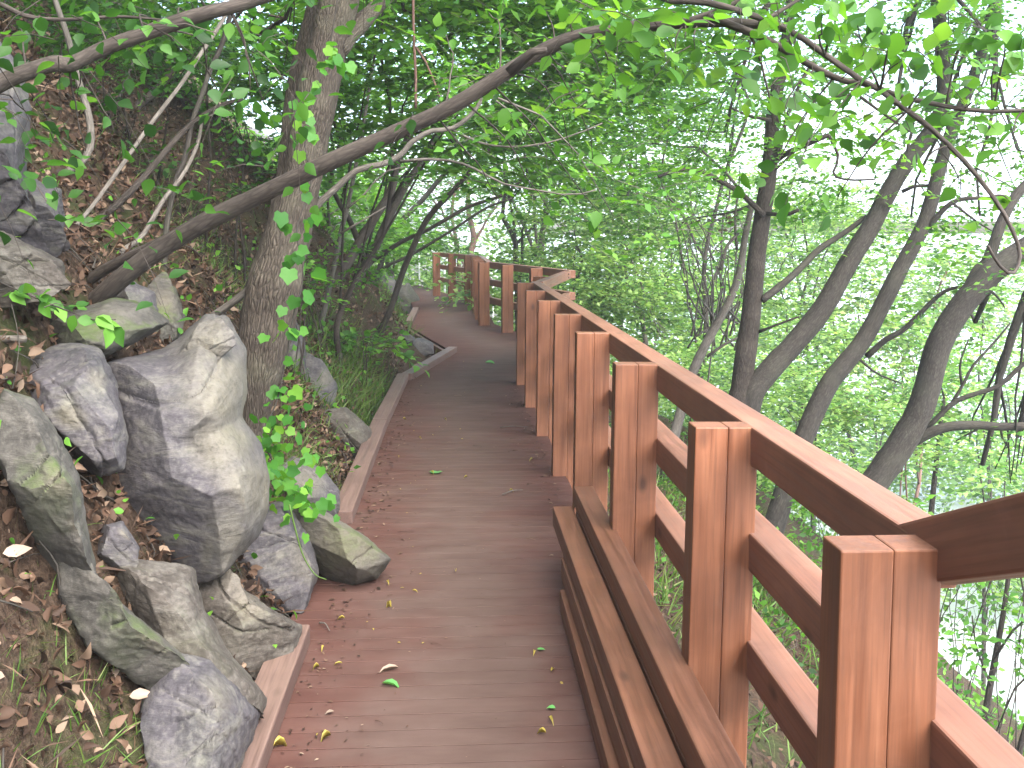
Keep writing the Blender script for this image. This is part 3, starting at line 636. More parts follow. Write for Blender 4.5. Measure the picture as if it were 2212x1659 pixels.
rock('swirl-veined boulder at the bottom edge by the near kerb', [(385, 1450), (450, 1455), (500, 1500), (532, 1550), (520, 1600), (490, 1680), (440, 1760), (350, 1760), (345, 1640), (330, 1530)], 2.9, .22, 'rock', ctrl=((440, 1540, -.05, 70),), seed=37, cuts=4, tints=((450, 1510, 60, .7),))
rock('upright dark stone right of the ivy trunk', [(640, 800), (662, 780), (692, 790), (720, 835), (716, 870), (682, 902), (652, 885)], 5.4, .16, 'rock', seed=41, nth=80, nr=20, tints=((705, 815, 25, .7),))
rock('narrow stone directly against the ivy trunk', [(600, 725), (636, 715), (652, 745), (656, 830), (640, 872), (604, 862)], 5.2, .14, 'rock', seed=43, nth=80, nr=20, tints=((640, 770, 15, .9),))
rock('half-buried earth-stained stone beside the second kerb', [(690, 900), (745, 890), (790, 930), (790, 975), (740, 1000), (700, 970)], 5.9, .22, 'rock_brown', seed=45, nth=80, nr=20)
rock('lone grey rock where the far path bends', [(838, 668), (855, 640), (880, 622), (898, 648), (907, 680), (880, 702), (850, 694)], 16.6, .45, 'rock_moss', seed=47, nth=80, nr=20)
rock('dark rock crest above the lone grey rock by the far path', [(808, 600), (826, 585), (846, 600), (856, 628), (842, 648), (815, 632)], 16.9, .35, 'rock', seed=49, nth=60, nr=16)
rock('cobble under the missing kerb, nearer of the two', [(880, 742), (905, 733), (930, 742), (932, 762), (905, 768), (882, 760)], 13.2, .16, 'rock', seed=51, nth=50, nr=14)
rock('cobble under the missing kerb, farther of the two', [(862, 728), (880, 722), (893, 730), (890, 742), (870, 744)], 13.9, .14, 'rock', seed=52, nth=50, nr=14)
rock('tall grey outcrop at the left edge under the upper limb', [(-120, 120), (-20, 130), (30, 190), (48, 260), (40, 380), (60, 470), (20, 560), (-60, 600), (-140, 500)], 4.6, .4, 'rock', seed=55, tints=((20, 180, 40, .6),))
rock('blue grey block half sunk in dead leaves below the tall outcrop', [(25, 425), (70, 405), (118, 425), (125, 480), (110, 530), (50, 545), (20, 500)], 4.3, .22, 'rock', seed=57)
rock('broad shadowed block at the left edge above the mossy slab', [(-60, 530), (10, 520), (60, 545), (110, 570), (120, 615), (60, 640), (-20, 650), (-70, 610)], 4.0, .2, 'rock_brown', seed=59)

# ------------------------------------------------------------------ trees
def D1(l, d0, d1=None):      # pixel polyline with distances
    d1 = d0 if d1 is None else d1; k_ = len(l)
    return [P(x, y, d0+(d1-d0)*i/(k_-1)) for i, (x, y) in enumerate(l)]
def c3(l): return [(1444+x*.36, y*.36) for x, y in l]          # crop tables -> picture
def c6(l): return [(1444+x*.36, 554.7+y*.36) for x, y in l]
def c2(l): return [(725+x*.36, y*.36) for x, y in l]
def c1(l): return [(x*.36, y*.36) for x, y in l]
def down(pt, toward=(0, 0), extra=.25):
    z = float(G(pt[0]+toward[0], pt[1]+toward[1])); return np.array([pt[0]+toward[0], pt[1]+toward[1], z-extra])
def rad(wpx, d): return wpx*.5*d/FP
class Tree:
    def __init__(s, name, label, org, bark_, leaf=None, group=None, cat='tree'):
        s.o = empty(name, org); tag(s.o, label, cat, group); s.org = np.array(org, float); s.b = bark_; s.leaf = leaf
        s.tg = Geo(); s.bg = Geo(); s.cg = Geo(); s.has = [0, 0]
    def trunk(s, pts, r0, r1, **k):
        s.has[0] = 1; return tube(s.tg, pts, r0, r1, **k)
    def branch(s, pts, r0, r1, **k):
        s.has[1] = 1; return tube(s.bg, pts, r0, r1, **k)
    def limbs(s, start, blobs, r, **k): s.has[1] = 1; limbs_to(s.bg, np.array(start), blobs, r, **k)
    def foliage(s, blobs, lf, **k): blob_sprays(s.cg, blobs, lf, **k)
    def done(s):
        if s.has[0]: link('trunk', s.tg.mesh('trunk', s.org, smooth=True), s.o, mats=[s.b])
        if s.has[1]: link('branches', s.bg.mesh('branches', s.org, smooth=True), s.o, mats=[s.b])
        if s.cg.n: link('crown', s.cg.mesh('crown', s.org), s.o, mats=[s.leaf, s.b])
        return s.o
def along(c, n_, lo=0, hi=1):
    i = (RG.uniform(lo, hi, n_)*(len(c)-1)).astype(int); return c[i]
def leafy(t, c, n_, lf, L=.3, lo=.2, hi=1., per=8, tmpl='ovate', spread=.12, droop=.5, out=None, tilt=.5):
    p = along(c, n_, lo, hi)+RG.normal(size=(n_, 3))*spread
    dd = RG.normal(size=(n_, 3)) if out is None else np.array(out)+RG.normal(size=(n_, 3))*.6
    sprays(t.cg, p, dd, lf, per=per, L=L, tmpl=tmpl, tilt=tilt, droop=droop)

def hang(t, c, curves):
    q = np.vstack(curves); a = q[np.argmin(np.linalg.norm(q-c, axis=1))]; L_ = np.linalg.norm(a-c)
    t.branch([a, a*.5+c*.5+np.array([0, 0, .10*L_])+RG.normal(size=3)*.06*L_, c], .0035+.001*L_, .0014, sides=5, n=9, wob=.04*L_, seed=int(L_*999))
BL = lambda px, py, d, rx, rz, k: (P(px, py, d), rx, rz, k)

# -- ivy trunk on the left
base = P(545, 925, 4.9)
t = Tree('tree', 'thick rough-barked tree with vine leaves, rising behind the largest boulder', down(base, (0, .05), 0), 'bark_rough', 'leaf_mid')
t.trunk(D1([(535, 990), (545, 900), (565, 760), (590, 620), (622, 500), (655, 370), (680, 250), (705, 110), (728, 10), (745, -120), (760, -300)], 4.9, 5.2), rad(78, 4.9), rad(70, 5), sides=40, step=.035, rough=.13, radii=[rad(w_, 5) for w_ in (62, 66, 110, 118, 100, 84, 84, 88, 88, 70, 50)], seed=2)
t.branch(D1([(575, 700), (598, 560), (618, 430), (635, 300), (648, 180), (672, 60), (700, -60)], 5.05, 5.5), rad(70, 5), rad(45, 5), sides=24, step=.05, rough=.12, seed=4)
t.branch(D1([(725, 110), (765, 65), (800, 30), (840, -15), (900, -90)], 5.1, 5.6), rad(48, 5), rad(30, 5), sides=16, step=.05, rough=.1, seed=5)
cb = [BL(560, 90, 6.2, .8, .45, 46), BL(600, -150, 5.6, 1.3, .7, 90), BL(860, -180, 5.5, 1.3, .7, 90), BL(900, 40, 7.5, .9, .5, 60), BL(560, 300, 6.3, .5, .4, 26)]
t.limbs(P(745, -100, 5.2), cb[:4], .03, sub=4); t.foliage(cb, .075, per=14, L=.4); t.done()

# -- long diagonal leaning tree crossing the picture
t = Tree('leaning_tree', 'smooth leaning tree whose long limb crosses diagonally over the boardwalk', down(P(190, 650, 3.9), (0, 0), 0), 'bark_brown', 'leaf_mid')
hD = hit(200, 660)
cA, _ = t.trunk([P(170, 690, hD+.15)]+D1([(200, 655), (300, 568), (400, 503), (500, 450), (600, 403), (700, 355), (800, 310), (900, 266), (1000, 220), (1100, 150), (1200, 92), (1300, 64), (1450, 50), (1600, 46), (1700, 62)], hD, 3.15), .04, .016, sides=20, step=.04, rough=.04, smooth_=14, radii=[rad(w_, 3.4) for w_ in (50, 48, 45, 43, 40, 37, 34, 31, 28, 22, 16)], seed=7)
t.branch([P(150, 645, hD+.3)]+D1([(180, 615), (240, 575), (320, 535), (400, 497)], hD+.15, hD-.1), rad(32, 3.6), rad(20, 3.6), sides=14, step=.05, seed=8)
t.branch(D1([(1100, 158), (1150, 112), (1180, 108)], 3.2, 3.15), rad(26, 3.2), rad(12, 3.2), sides=10, seed=9)
cB, _ = t.branch(D1(c3([(-120, -60), (0, 0), (200, 10), (400, 60), (700, 170), (950, 340), (1150, 480), (1250, 530), (1400, 640), (1550, 750), (1700, 900), (1850, 1080), (2000, 1280), (2090, 1450), (2105, 1560), (2060, 1640), (1980, 1590), (1910, 1480)]), 3.1, 2.6), rad(17, 3), rad(6, 2.7), sides=10, step=.05, wob=.01, seed=10)
cC, _ = t.branch(D1([(1560, 47)]+c3([(250, 100), (400, 160), (600, 240), (850, 390), (1050, 480), (1180, 500), (1400, 580), (1600, 630), (1800, 660), (2133, 655), (2300, 640)]), 3.15, 2.9), rad(20, 3.1), rad(7, 2.9), sides=10, step=.05, wob=.01, seed=11)
t.branch(D1(c3([(480, 190), (540, 320), (580, 480), (610, 600), (630, 760)]), 3.1), rad(7, 3), rad(3, 3), sides=6, seed=12)
t.branch(D1(c3([(1150, 580), (1300, 690), (1450, 790)]), 3.0), rad(7, 3), rad(4, 3), sides=6, seed=12)
t.branch(D1([(1480, 48), (1560, 20), (1620, -10), (1720, -60)], 3.15, 3.1), rad(16, 3), rad(8, 3), sides=8, seed=13)
t.branch(D1([(1640, 52), (1700, 15), (1790, -40)], 3.1), rad(12, 3), rad(6, 3), sides=8, seed=13)
# big near leaves in small hanging groups
near = [(1780, 30, 2.4, 9), (1850, 60, 2.4, 8), (1900, 40, 2.4, 8), (1830, 10, 2.5, 8), (1780, 235, 2.9, 3), (1800, 250, 2.9, 3), (1640, 220, 3.0, 5), (1690, 250, 3.0, 4), (1530, 60, 3.1, 4), (1580, 100, 3.1, 5), (1500, 110, 3.2, 4), (1460, 160, 3.2, 5), (1480, 90, 3.2, 4),
        (1230, 30, 3.3, 4), (1280, 60, 3.4, 4), (1180, 25, 3.4, 4), (1330, 200, 3.6, 3), (1250, 190, 3.6, 4), (1300, 170, 3.7, 4), (1090, 210, 3.5, 3), (1060, 200, 3.6, 4), (1240, 330, 3.8, 4), (1290, 340, 3.8, 4), (1080, 440, 3.9, 3), (1190, 455, 3.9, 3), (1290, 470, 3.9, 3), (1060, 30, 3.8, 3), (960, 60, 4.0, 4),
        (2040, 160, 2.8, 7), (2080, 60, 2.9, 8), (2150, 130, 2.9, 7), (2100, 220, 2.9, 5), (2180, 60, 2.8, 8), (2000, 345, 2.8, 2), (1800, 440, 3.0, 3), (1640, 420, 3.1, 4), (1680, 150, 3.1, 6), (2180, 430, 2.8, 3), (1950, 130, 2.9, 6), (2190, 290, 2.9, 4)]
for (x, y_, d, k_) in near:
    c = P(x, y_, d); n_ = k_
    p = c+RG.normal(size=(n_, 3))*.035; ax = RG.normal(size=(n_, 3))*.7+np.array([0, 0, -.5]); nr = RG.normal(size=(n_, 3))+np.array([0, -.8, .6])
    leafset(t.cg, p, ax, nr, RG.uniform(.042, .072, n_), 'ovate')
    hang(t, c, (cA, cB, cC))
leafy(t, cB, 26, .062, L=.22, lo=.0, hi=.5, per=6); leafy(t, cC, 26, .062, L=.22, lo=.1, hi=1, per=6); leafy(t, cA, 12, .06, L=.25, lo=.7, hi=1, per=6)
t.done()

# -- upper-left limb
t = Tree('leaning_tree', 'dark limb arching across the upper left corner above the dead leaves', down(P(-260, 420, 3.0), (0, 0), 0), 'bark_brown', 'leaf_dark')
c_, _ = t.trunk([down(P(-260, 420, 3.0), (0, 0), .1)]+D1([(-180, 300), (-80, 225), (0, 180), (72, 151), (122, 137), (155, 138), (216, 108), (324, 68), (432, 32), (540, 4), (680, -50), (860, -130)], 3.0, 3.2), .04, .02, sides=16, step=.05, radii=[rad(w_, 3) for w_ in (50, 46, 42, 36, 34, 38, 32, 34, 36, 30, 24, 18)], seed=20)
t.branch(D1([(0, 8), (60, 35), (140, 42), (260, 36), (360, 44)], 3.4), rad(12, 3.4), rad(5, 3.4), sides=7, seed=21)
leafy(t, c_, 46, .05, L=.32, lo=.2, hi=1, per=8, spread=.25, droop=.6)
for (x, y_, d, k_) in [(540, 200, 3.2, 5), (575, 240, 3.3, 5), (250, 290, 3.2, 3), (170, 215, 3.3, 4), (180, 330, 3.3, 3), (200, 20, 3.2, 6), (40, 60, 3.2, 4), (60, 130, 3.3, 4), (330, 120, 3.4, 5), (420, 60, 3.4, 5), (480, 30, 3.4, 5), (500, 320, 3.8, 5), (530, 120, 3.6, 5), (390, 100, 3.8, 5), (90, 300, 3.6, 4), (150, 320, 3.6, 4)]:
    n_ = k_; c = P(x, y_, d); leafset(t.cg, c+RG.normal(size=(n_, 3))*.045, RG.normal(size=(n_, 3))*.6+np.array([.2, 0, -.7]), RG.normal(size=(n_, 3))+np.array([0, -1, .3]), RG.uniform(.045, .07, n_), 'ovate')
    hang(t, c, (c_,))
t.done()

# -- saplings on the left slope
def sapling(name, label, pts, d0, d1, w0, w1, bark_, leaf=None, blobs=(), lf=.06, extra=(), ground_=True, sides=9, group='slender saplings on the slope', wob=.0, seed=0, dens=1.0, per=12, L=.35):
    if ground_:
        h_ = hit(*pts[0])
        if h_ and h_ < 30: d1 = d1*h_/d0; d0 = h_
    pp = D1(pts, d0, d1)
    if ground_: pp = [down(pp[0], (0, .0), .12)]+pp
    t = Tree(name, label, down(pp[0], (0, 0), 0), bark_, leaf, group)
    t.trunk(pp, rad(w0, d0), rad(w1, d1), sides=sides, step=.06, rough=.08, wob=wob, seed=seed)
    for (q, da, db, wa, wb) in extra: t.branch(D1(q, da, db), rad(wa, da), rad(wb, db), sides=6, step=.08, seed=seed+1, rough=.06)
    if blobs: t.limbs(pp[-1], blobs, rad(w1, d1)*.8, sub=3, sides=4); t.foliage(list(blobs), lf, dens=dens, per=per, L=L)
    t.done(); return t
sapling('sapling', 'pale crooked stem with an elbow at its foot, far left', c1([(380, 1050), (480, 985), (540, 890), (542, 760), (520, 640), (470, 480), (440, 350), (400, 200), (330, 0), (300, -150)]), 4.7, 5.0, 17, 12, 'bark_pale', 'leaf_dark', [BL(80, -140, 5.2, .8, .5, 40), BL(180, 10, 5.6, .5, .3, 18)], seed=31)
sapling('sapling', 'thin pale stem leaning right across the dead leaves', c1([(430, 1400), (560, 1230), (740, 980), (900, 750), (1090, 500), (1200, 330), (1350, 100), (1400, -40)]), 4.2, 5.2, 9, 9, 'bark_pale', seed=32)
sapling('sapling', 'grey stem kinking upward beside the ivy trunk', c1([(985, 1600), (1000, 1350), (1050, 1100), (1110, 950), (1150, 740), (1215, 560), (1260, 420), (1330, 270), (1390, 60), (1420, -80)]), 5.2, 5.4, 13, 10, 'bark_grey', 'leaf_dark', [BL(560, -60, 5.5, .7, .4, 30), BL(500, 60, 6.0, .6, .4, 24)], seed=33)
sapling('sapling', 'dark curving stem leaning right on the mid slope', c1([(600, 1310), (700, 1230), (850, 1080), (1000, 900), (1150, 740), (1330, 630), (1450, 600)]), 4.6, 5.2, 19, 8, 'bark_dark', seed=34)
sapling('sapling', 'pale stem springing from behind the diagonal branch foot', c1([(720, 1520), (850, 1420), (980, 1200), (1090, 1060), (1180, 880), (1210, 740)]), 4.4, 5.0, 13, 7, 'bark_pale', seed=35)
sapling('sapling', 'faint brown twin stem high on the slope', c1([(820, 640), (920, 560), (1010, 460), (1110, 350), (1200, 200)]), 6.5, 7.2, 20, 12, 'bark_brown', 'leaf_dark', [BL(430, 20, 7.5, 1.0, .6, 50)], seed=36)
sapling('sapling', 'short faint stem high on the slope, left of the twin stem', c1([(700, 640), (740, 520), (790, 400), (830, 280), (850, 120)]), 6.5, 7.0, 9, 6, 'bark_grey', 'leaf_dark', [BL(300, 30, 7.2, 1.0, .5, 45)], seed=37)
# silver branch behind the ivy trunk
sapling('sapling', 'silver grey branching stem passing behind the ivy trunk toward the path', [(440, 700), (520, 640), (600, 560), (680, 450), (725, 407)]+c2([(130, 1020), (300, 980), (400, 920), (450, 860), (560, 790), (700, 770), (800, 700), (850, 640), (900, 560)]), 5.6, 5.4, 18, 8, 'bark_pale', 'leaf_mid',
        [BL(1100, 180, 5.6, .5, .3, 22), BL(1330, 440, 5.5, .5, .25, 18), BL(1180, 330, 5.5, .5, .3, 20)],
        extra=((c2([(390, 970), (550, 955), (720, 970), (850, 1020), (1000, 1100), (1150, 1130), (1400, 1170), (1560, 1140)]), 5.4, 5.2, 8, 3), (c2([(700, 780), (850, 850), (1000, 880), (1200, 870), (1400, 820), (1600, 740)]), 5.4, 5.3, 7, 3)), seed=38)
sapling('sapling', 'slim pale stem forking beside the grassy bank', [(690, 720)]+c2([(0, 1560), (30, 1400), (70, 1250), (120, 1000), (150, 850), (200, 540), (240, 300)]), 6.0, 6.3, 13, 6, 'bark_pale', 'leaf_mid', [BL(760, 60, 6.6, .7, .4, 34)], extra=((c2([(70, 1250), (200, 1140), (280, 1040), (420, 1000)]), 6.0, 6.0, 6, 3), (c2([(30, 1400), (150, 1330), (300, 1240)]), 6, 6, 6, 3)), seed=39)
# leaning trunks beside the path
LE = [('dark stem, leftmost of the leaning trunks beside the path', [(0, 1700), (100, 1530), (250, 1280), (330, 1150), (370, 980), (450, 800), (600, 560), (700, 350)], 8.5, 9.5, 24, 14, 'bark_brown', [(900, 60, 9.5, 1.3, .8, 90)]),
      ('brown stem, second of the leaning trunks beside the path', [(120, 1700), (230, 1500), (320, 1300), (430, 1100), (560, 900), (720, 640), (900, 420)], 9.0, 10, 22, 12, 'bark_brown', [(1080, 100, 10, 1.3, .8, 90)]),
      ('straight dark stem rising from the grassy bank edge over the path', [(260, 2010), (330, 1850), (400, 1640), (480, 1450), (560, 1300), (680, 1170), (780, 1060), (870, 960), (950, 870), (1130, 700), (1250, 560)], 8.6, 8.6, 15, 9, 'bark_dark', [(1240, 190, 8.8, 1.1, .6, 80)]),
      ('mossy thin stem sweeping low over the far path', [(160, 1640), (230, 1560), (400, 1450), (550, 1380), (800, 1240), (1000, 1170), (1150, 1050)], 11, 11, 12, 6, 'bark_dark', [(1190, 300, 11, 1.0, .4, 60)]),
      ('lowest twig-like stem arching toward the far path', [(200, 1680), (300, 1600), (450, 1530), (700, 1380), (900, 1250), (1060, 1190)], 12, 12, 8, 5, 'bark_grey', [(1190, 380, 12, .8, .3, 36)]),
      ('grey stem between the mossy and the brown leaning trunks', [(240, 1700), (340, 1400), (520, 1200), (700, 1000), (840, 960), (1000, 900), (1200, 860)], 10, 10, 14, 7, 'bark_grey', [(1200, 310, 10.2, 1.0, .5, 70)])]
for i, (lab, q, d0, d1, w0, w1, bk, bl) in enumerate(LE):
    sapling('leaning_tree', lab, c2(q), d0, d1, w0, w1, bk, 'leaf_mid', [BL(*b_) for b_ in bl], lf=.07, group='leaning trunks beside the path', seed=50+i)
sapling('liana', 'reddish forked liana hanging above the leaning trunks', c2([(480, 650), (480, 430), (470, 250), (465, 0), (470, -150)]), 6.0, 6.0, 6, 6, 'bark_red', None, extra=((c2([(480, 280), (520, 340), (570, 420), (600, 520), (630, 600)]), 6, 6, 6, 4),), ground_=False, group=None, seed=60)

# -- right-hand trees below the deck
def righttree(label, trunk, d0, d1, w0, w1, bk, extra, blobs, lf=.065, seed=0, leaf='leaf_mid', shift=(.0, .3), radii=None, name='tree'):
    pp = D1(trunk, d0, d1); b0 = down(pp[0], shift, .2)
    t = Tree(name, label, b0+np.array([0, 0, .2]), bk, leaf, 'trees standing below the railing')
    t.trunk([b0]+pp, rad(w0, d0)*1.15, rad(w1, d1), sides=24, step=.06, rough=.05, seed=seed, smooth_=16, radii=None if radii is None else [rad(w_, d0) for w_ in radii])
    for (q, da, db, wa, wb) in extra: t.branch(D1(q, da, db), rad(wa, da), rad(wb, db), sides=10, step=.07, seed=seed+3, rough=.09)
    t.limbs(pp[-1], blobs[:4], rad(w1, d1)*.7, sub=5, sides=5); t.foliage(list(blobs), lf); t.done()
righttree('upright tree with dark flaking bark and a crooked left arm', c6([(400, 950), (430, 850), (455, 650), (490, 400), (515, 150), (530, 0)])+c3([(560, 1300), (605, 1050), (620, 850), (625, 700), (645, 560), (685, 400), (705, 250), (740, 0), (760, -200)]), 9, 9.2, 44, 20, 'bark_dark',
          ((c3([(570, 1290), (500, 1220), (420, 1150), (300, 1080), (180, 1020), (60, 1020), (-60, 1060)]), 9, 8.6, 14, 7), (c3([(650, 960), (700, 925), (800, 880), (960, 810)]), 9, 8.6, 14, 10), (c3([(960, 810), (1020, 940), (990, 1050), (1100, 1080), (1240, 1075)]), 8.6, 8.4, 7, 4),
           (c3([(660, 950), (690, 780), (740, 620), (800, 480), (860, 380)]), 9, 9, 11, 5), (c3([(590, 1280), (700, 1290), (780, 1260)]), 9, 8.8, 10, 7), (c3([(620, 720), (500, 700), (380, 650)]), 9, 8.8, 8, 4), (c6([(540, 450), (620, 420), (780, 360)]), 9, 8.8, 7, 4), (c3([(640, 1020), (800, 870), (960, 750), (1120, 680)]), 9, 9, 6, 3)),
          [BL(1700, -150, 9.2, 1.5, .8, 90), BL(1560, 130, 9.5, 1.0, .6, 70), BL(1720, 120, 9, .7, .4, 34), BL(1560, 300, 9.5, .9, .5, 60), BL(1800, 330, 8.8, .6, .3, 26), BL(1450, 400, 9.3, .8, .4, 50), BL(1800, 420, 9.6, .7, .3, 30)], seed=70)
righttree('large grey trunk leaning right from the foot of the dark upright tree', c6([(470, 900), (520, 790), (600, 690), (720, 560), (880, 380), (990, 210), (1080, 30)])+c3([(1180, 1420), (1270, 1260), (1350, 1090), (1460, 930), (1590, 780), (1650, 640), (1655, 450), (1640, 250), (1610, 0), (1600, -200)]), 9, 9.0, 46, 26, 'bark_grey',
          ((c3([(1560, 800), (1650, 730), (1740, 670), (1800, 610)]), 9, 8.8, 22, 12), (c3([(1400, 1150), (1470, 1120), (1560, 1110)]), 9, 8.9, 9, 5), (c3([(1430, 980), (1440, 860), (1470, 740), (1440, 620)]), 9, 8.9, 8, 5), (c3([(1640, 560), (1700, 400), (1760, 250)]), 9, 8.9, 10, 6), (c6([(560, 260), (640, 200), (760, 100)])+c3([(900, 1500), (1050, 1400), (1190, 1300)]), 9, 9.1, 17, 11)),
          [BL(2030, -120, 9, 1.4, .6, 90), BL(2130, 60, 8.6, .8, .4, 50), BL(1960, 90, 9.3, .9, .5, 60), BL(1920, 230, 9, .6, .3, 26), BL(2110, 230, 8.8, .7, .35, 36), BL(1860, 60, 9.6, .8, .5, 40)], seed=74)
righttree('grey double trunk, middle of the three leaning right, with a low pale side branch', c6([(610, 1700), (640, 1600), (720, 1330), (830, 1040), (900, 880), (990, 710), (1110, 590), (1210, 440), (1350, 150), (1430, 0)])+c3([(1540, 1350), (1590, 1150), (1630, 1000), (1690, 800), (1760, 650), (1850, 420), (1930, 150), (1990, -60)]), 8.6, 9, 44, 20, 'bark_grey',
          ((c6([(1190, 600), (1300, 500), (1420, 430), (1600, 250), (1700, 190), (1810, 182)]), 8.8, 8.4, 15, 6), (c3([(1560, 1370), (1620, 1290), (1700, 1215), (1800, 1190), (1980, 1190)]), 8.8, 8.6, 14, 7), (c3([(1640, 960), (1720, 900), (1900, 850)]), 9, 8.8, 7, 3), (c6([(1130, 600), (1250, 700), (1400, 760)]), 8.8, 8.6, 6, 3), (c3([(1700, 1215), (1850, 1330), (1950, 1390)]), 8.7, 8.5, 6, 3)),
          [BL(2180, -80, 8.8, 1.0, .6, 70), BL(2190, 330, 8.5, .6, .4, 34), BL(2120, 460, 8.9, .7, .3, 34), BL(1960, 480, 9.5, .8, .3, 36), BL(2200, 120, 9.2, .9, .5, 40)], seed=78)
righttree('broad forked trunk leaning out at the right edge of the view', c6([(1150, 1500), (1250, 1340), (1400, 1120), (1500, 950), (1560, 760), (1620, 520), (1730, 330), (1880, 150), (2030, 20), (2200, -80), (2400, -260)]), 8.0, 7.6, 54, 46, 'bark_grey',
          ((c6([(1470, 1110), (1560, 1060), (1680, 1020), (1850, 1010), (2000, 1020), (2200, 1010), (2400, 960)]), 8, 7.6, 24, 16), (c6([(1540, 1040), (1620, 960), (1720, 870), (1850, 820), (1990, 770), (2133, 640), (2260, 560)]), 8, 7.6, 12, 9), (c6([(1700, 880), (1760, 780), (1830, 650), (1950, 520), (2050, 400)]), 8, 7.8, 8, 4), (c6([(1760, 770), (1750, 640), (1800, 500)]), 8, 7.8, 6, 3),
           (c6([(1760, 300), (1850, 100)])+c3([(1920, 1560), (2000, 1330), (2080, 1180), (2200, 1050)]), 8, 8, 30, 18)),
          [BL(2200, 560, 7.8, .7, .4, 26), BL(2100, 700, 8.6, .5, .3, 20), BL(2200, 950, 8, .6, .35, 28), BL(2120, 1010, 8, .5, .25, 20), BL(2190, 180, 8.4, .5, .4, 18)], seed=82)
righttree('slim grey trunk leaning right, left of the dark upright tree', c6([(-10, 1230), (20, 1130), (70, 950), (140, 670), (250, 480), (320, 350), (390, 220), (440, 60)])+c3([(450, 1450), (480, 1330), (500, 1230)]), 9.5, 10, 22, 12, 'bark_pale',
          ((c3([(410, 1500), (400, 1300), (420, 1150), (430, 1000)]), 10, 10, 6, 3), (c6([(230, 600), (330, 530), (430, 480)]), 9.7, 9.6, 7, 5), (c3([(310, 1620), (350, 1480), (420, 1400)]), 9.9, 10, 9, 6)),
          [BL(1500, 480, 10.4, .8, .5, 50), BL(1420, 300, 10.5, .9, .6, 60)], seed=86, name='slim_tree')
righttree('dark crooked thin tree behind the lower right rails', [(2105, 1700), (2120, 1600), (2135, 1500), (2150, 1420), (2165, 1340), (2180, 1250), (2185, 1150)], 6.5, 6.8, 17, 8, 'bark_dark', (([(2150, 1420), (2190, 1360), (2230, 1330)], 6.6, 6.5, 6, 4), ([(2140, 1480), (2110, 1400), (2100, 1330)], 6.6, 6.6, 5, 3)),
          [BL(2170, 1250, 6.8, .5, .3, 26), BL(2090, 1380, 6.6, .35, .25, 12), BL(2200, 1420, 6.4, .4, .2, 10)], seed=90, name='slim_tree')
righttree('thin dark tree at the lower right corner', [(2170, 1760), (2195, 1640), (2225, 1540), (2260, 1420)], 6.2, 6.2, 16, 9, 'bark_dark', (), [BL(2230, 1450, 6.2, .4, .3, 14), BL(2150, 1600, 6.3, .3, .2, 8)], seed=91, name='slim_tree')
righttree('thin dark stem standing behind the broad forked trunk', [(2010, 1120), (2020, 1020), (2028, 950), (2040, 860)], 12, 12, 12, 7, 'bark_dark', (), [BL(2040, 820, 12, .8, .5, 40)], seed=92, name='slim_tree')

# -- background trees
def bgtree(name, label, px_, base_d, crown, w_, bk='bark_grey', leaf='leaf_pale', lf=.08, seed=0, dens=1.25, group='trees filling the slope beyond the railing', topdx=0, per=14, L=.55):
    """crown: list of (px, py, d, rx, rz, sprays)"""
    bl = [BL(*c) for c in crown]
    topc = crown[0] if seed == 14 else min(crown, key=lambda c: c[1]); tp = P(topc[0], topc[1]+30, topc[2])
    bx = P(px_, 900, base_d); b0 = np.array([bx[0], bx[1], float(G(bx[0], bx[1]))-.2])
    t = Tree(name, label, b0+np.array([0, 0, .2]), bk, leaf, group)
    mid = b0*.5+tp*.5+np.array([.15*math.sin(seed), .1, 0])
    c_, rr = t.trunk([b0, b0*.75+tp*.25+np.array([.12*math.cos(seed*3), 0, 0]), mid, tp], rad(w_, base_d), rad(w_*.3, base_d), sides=10, step=.2, wob=.25, seed=seed)
    for i, b_ in enumerate(bl):
        st = c_[int(len(c_)*min(.9, .3+.6*i/len(bl)))]
        t.limbs(st, [b_], rad(w_*.35, base_d), sub=5, sides=4, seed=seed+i)
    t.foliage(bl, lf*(1.0+.35*((seed*37) % 5)/4), dens=dens, per=per, L=L, tilt=.22); t.done()
bgtree('tree', 'pink-barked pine-like trunk beyond the farthest railing', 1003, 30, [(1010, 330, 30, 3, 1.5, 200), (930, 400, 32, 2.5, 1.2, 150), (1080, 420, 31, 2.0, 1.0, 110)], 26, 'bark_red', 'leaf_mid', .10, seed=1)
bgtree('tree', 'dark double trunk behind the railing corner', 1120, 19, [(1180, 330, 19, 2.0, 1.0, 190), (1080, 300, 20, 1.8, 1.0, 160), (1280, 420, 20, 1.6, .9, 140)], 22, 'bark_grey', 'leaf_mid', .085, seed=2)
bgtree('tree', 'leafy tree just outside the railing corner', 1245, 16, [(1300, 560, 16, 1.5, 1.0, 170), (1250, 470, 17, 1.4, .8, 130), (1350, 640, 15, 1.2, .8, 130), (1230, 620, 17, .9, .6, 80)], 15, 'bark_dark', 'leaf_pale', .08, seed=3)
bgtree('tree', 'pale bright tree rising behind the slim grey trunk', 1400, 17, [(1420, 420, 18, 2.0, 1.0, 190), (1360, 250, 18, 2.0, 1.2, 200), (1480, 600, 16, 1.5, 1.0, 150), (1420, 720, 15, 1.2, .8, 120)], 16, 'bark_pale', 'leaf_pale', .085, seed=4)
bgtree('tree', 'rounded pale tree between the upright tree and the railing corner', 1560, 22, [(1550, 520, 22, 2.4, 1.3, 220), (1500, 360, 23, 2.4, 1.2, 200), (1630, 650, 20, 1.8, 1.1, 150)], 16, 'bark_grey', 'leaf_pale', .09, seed=5)
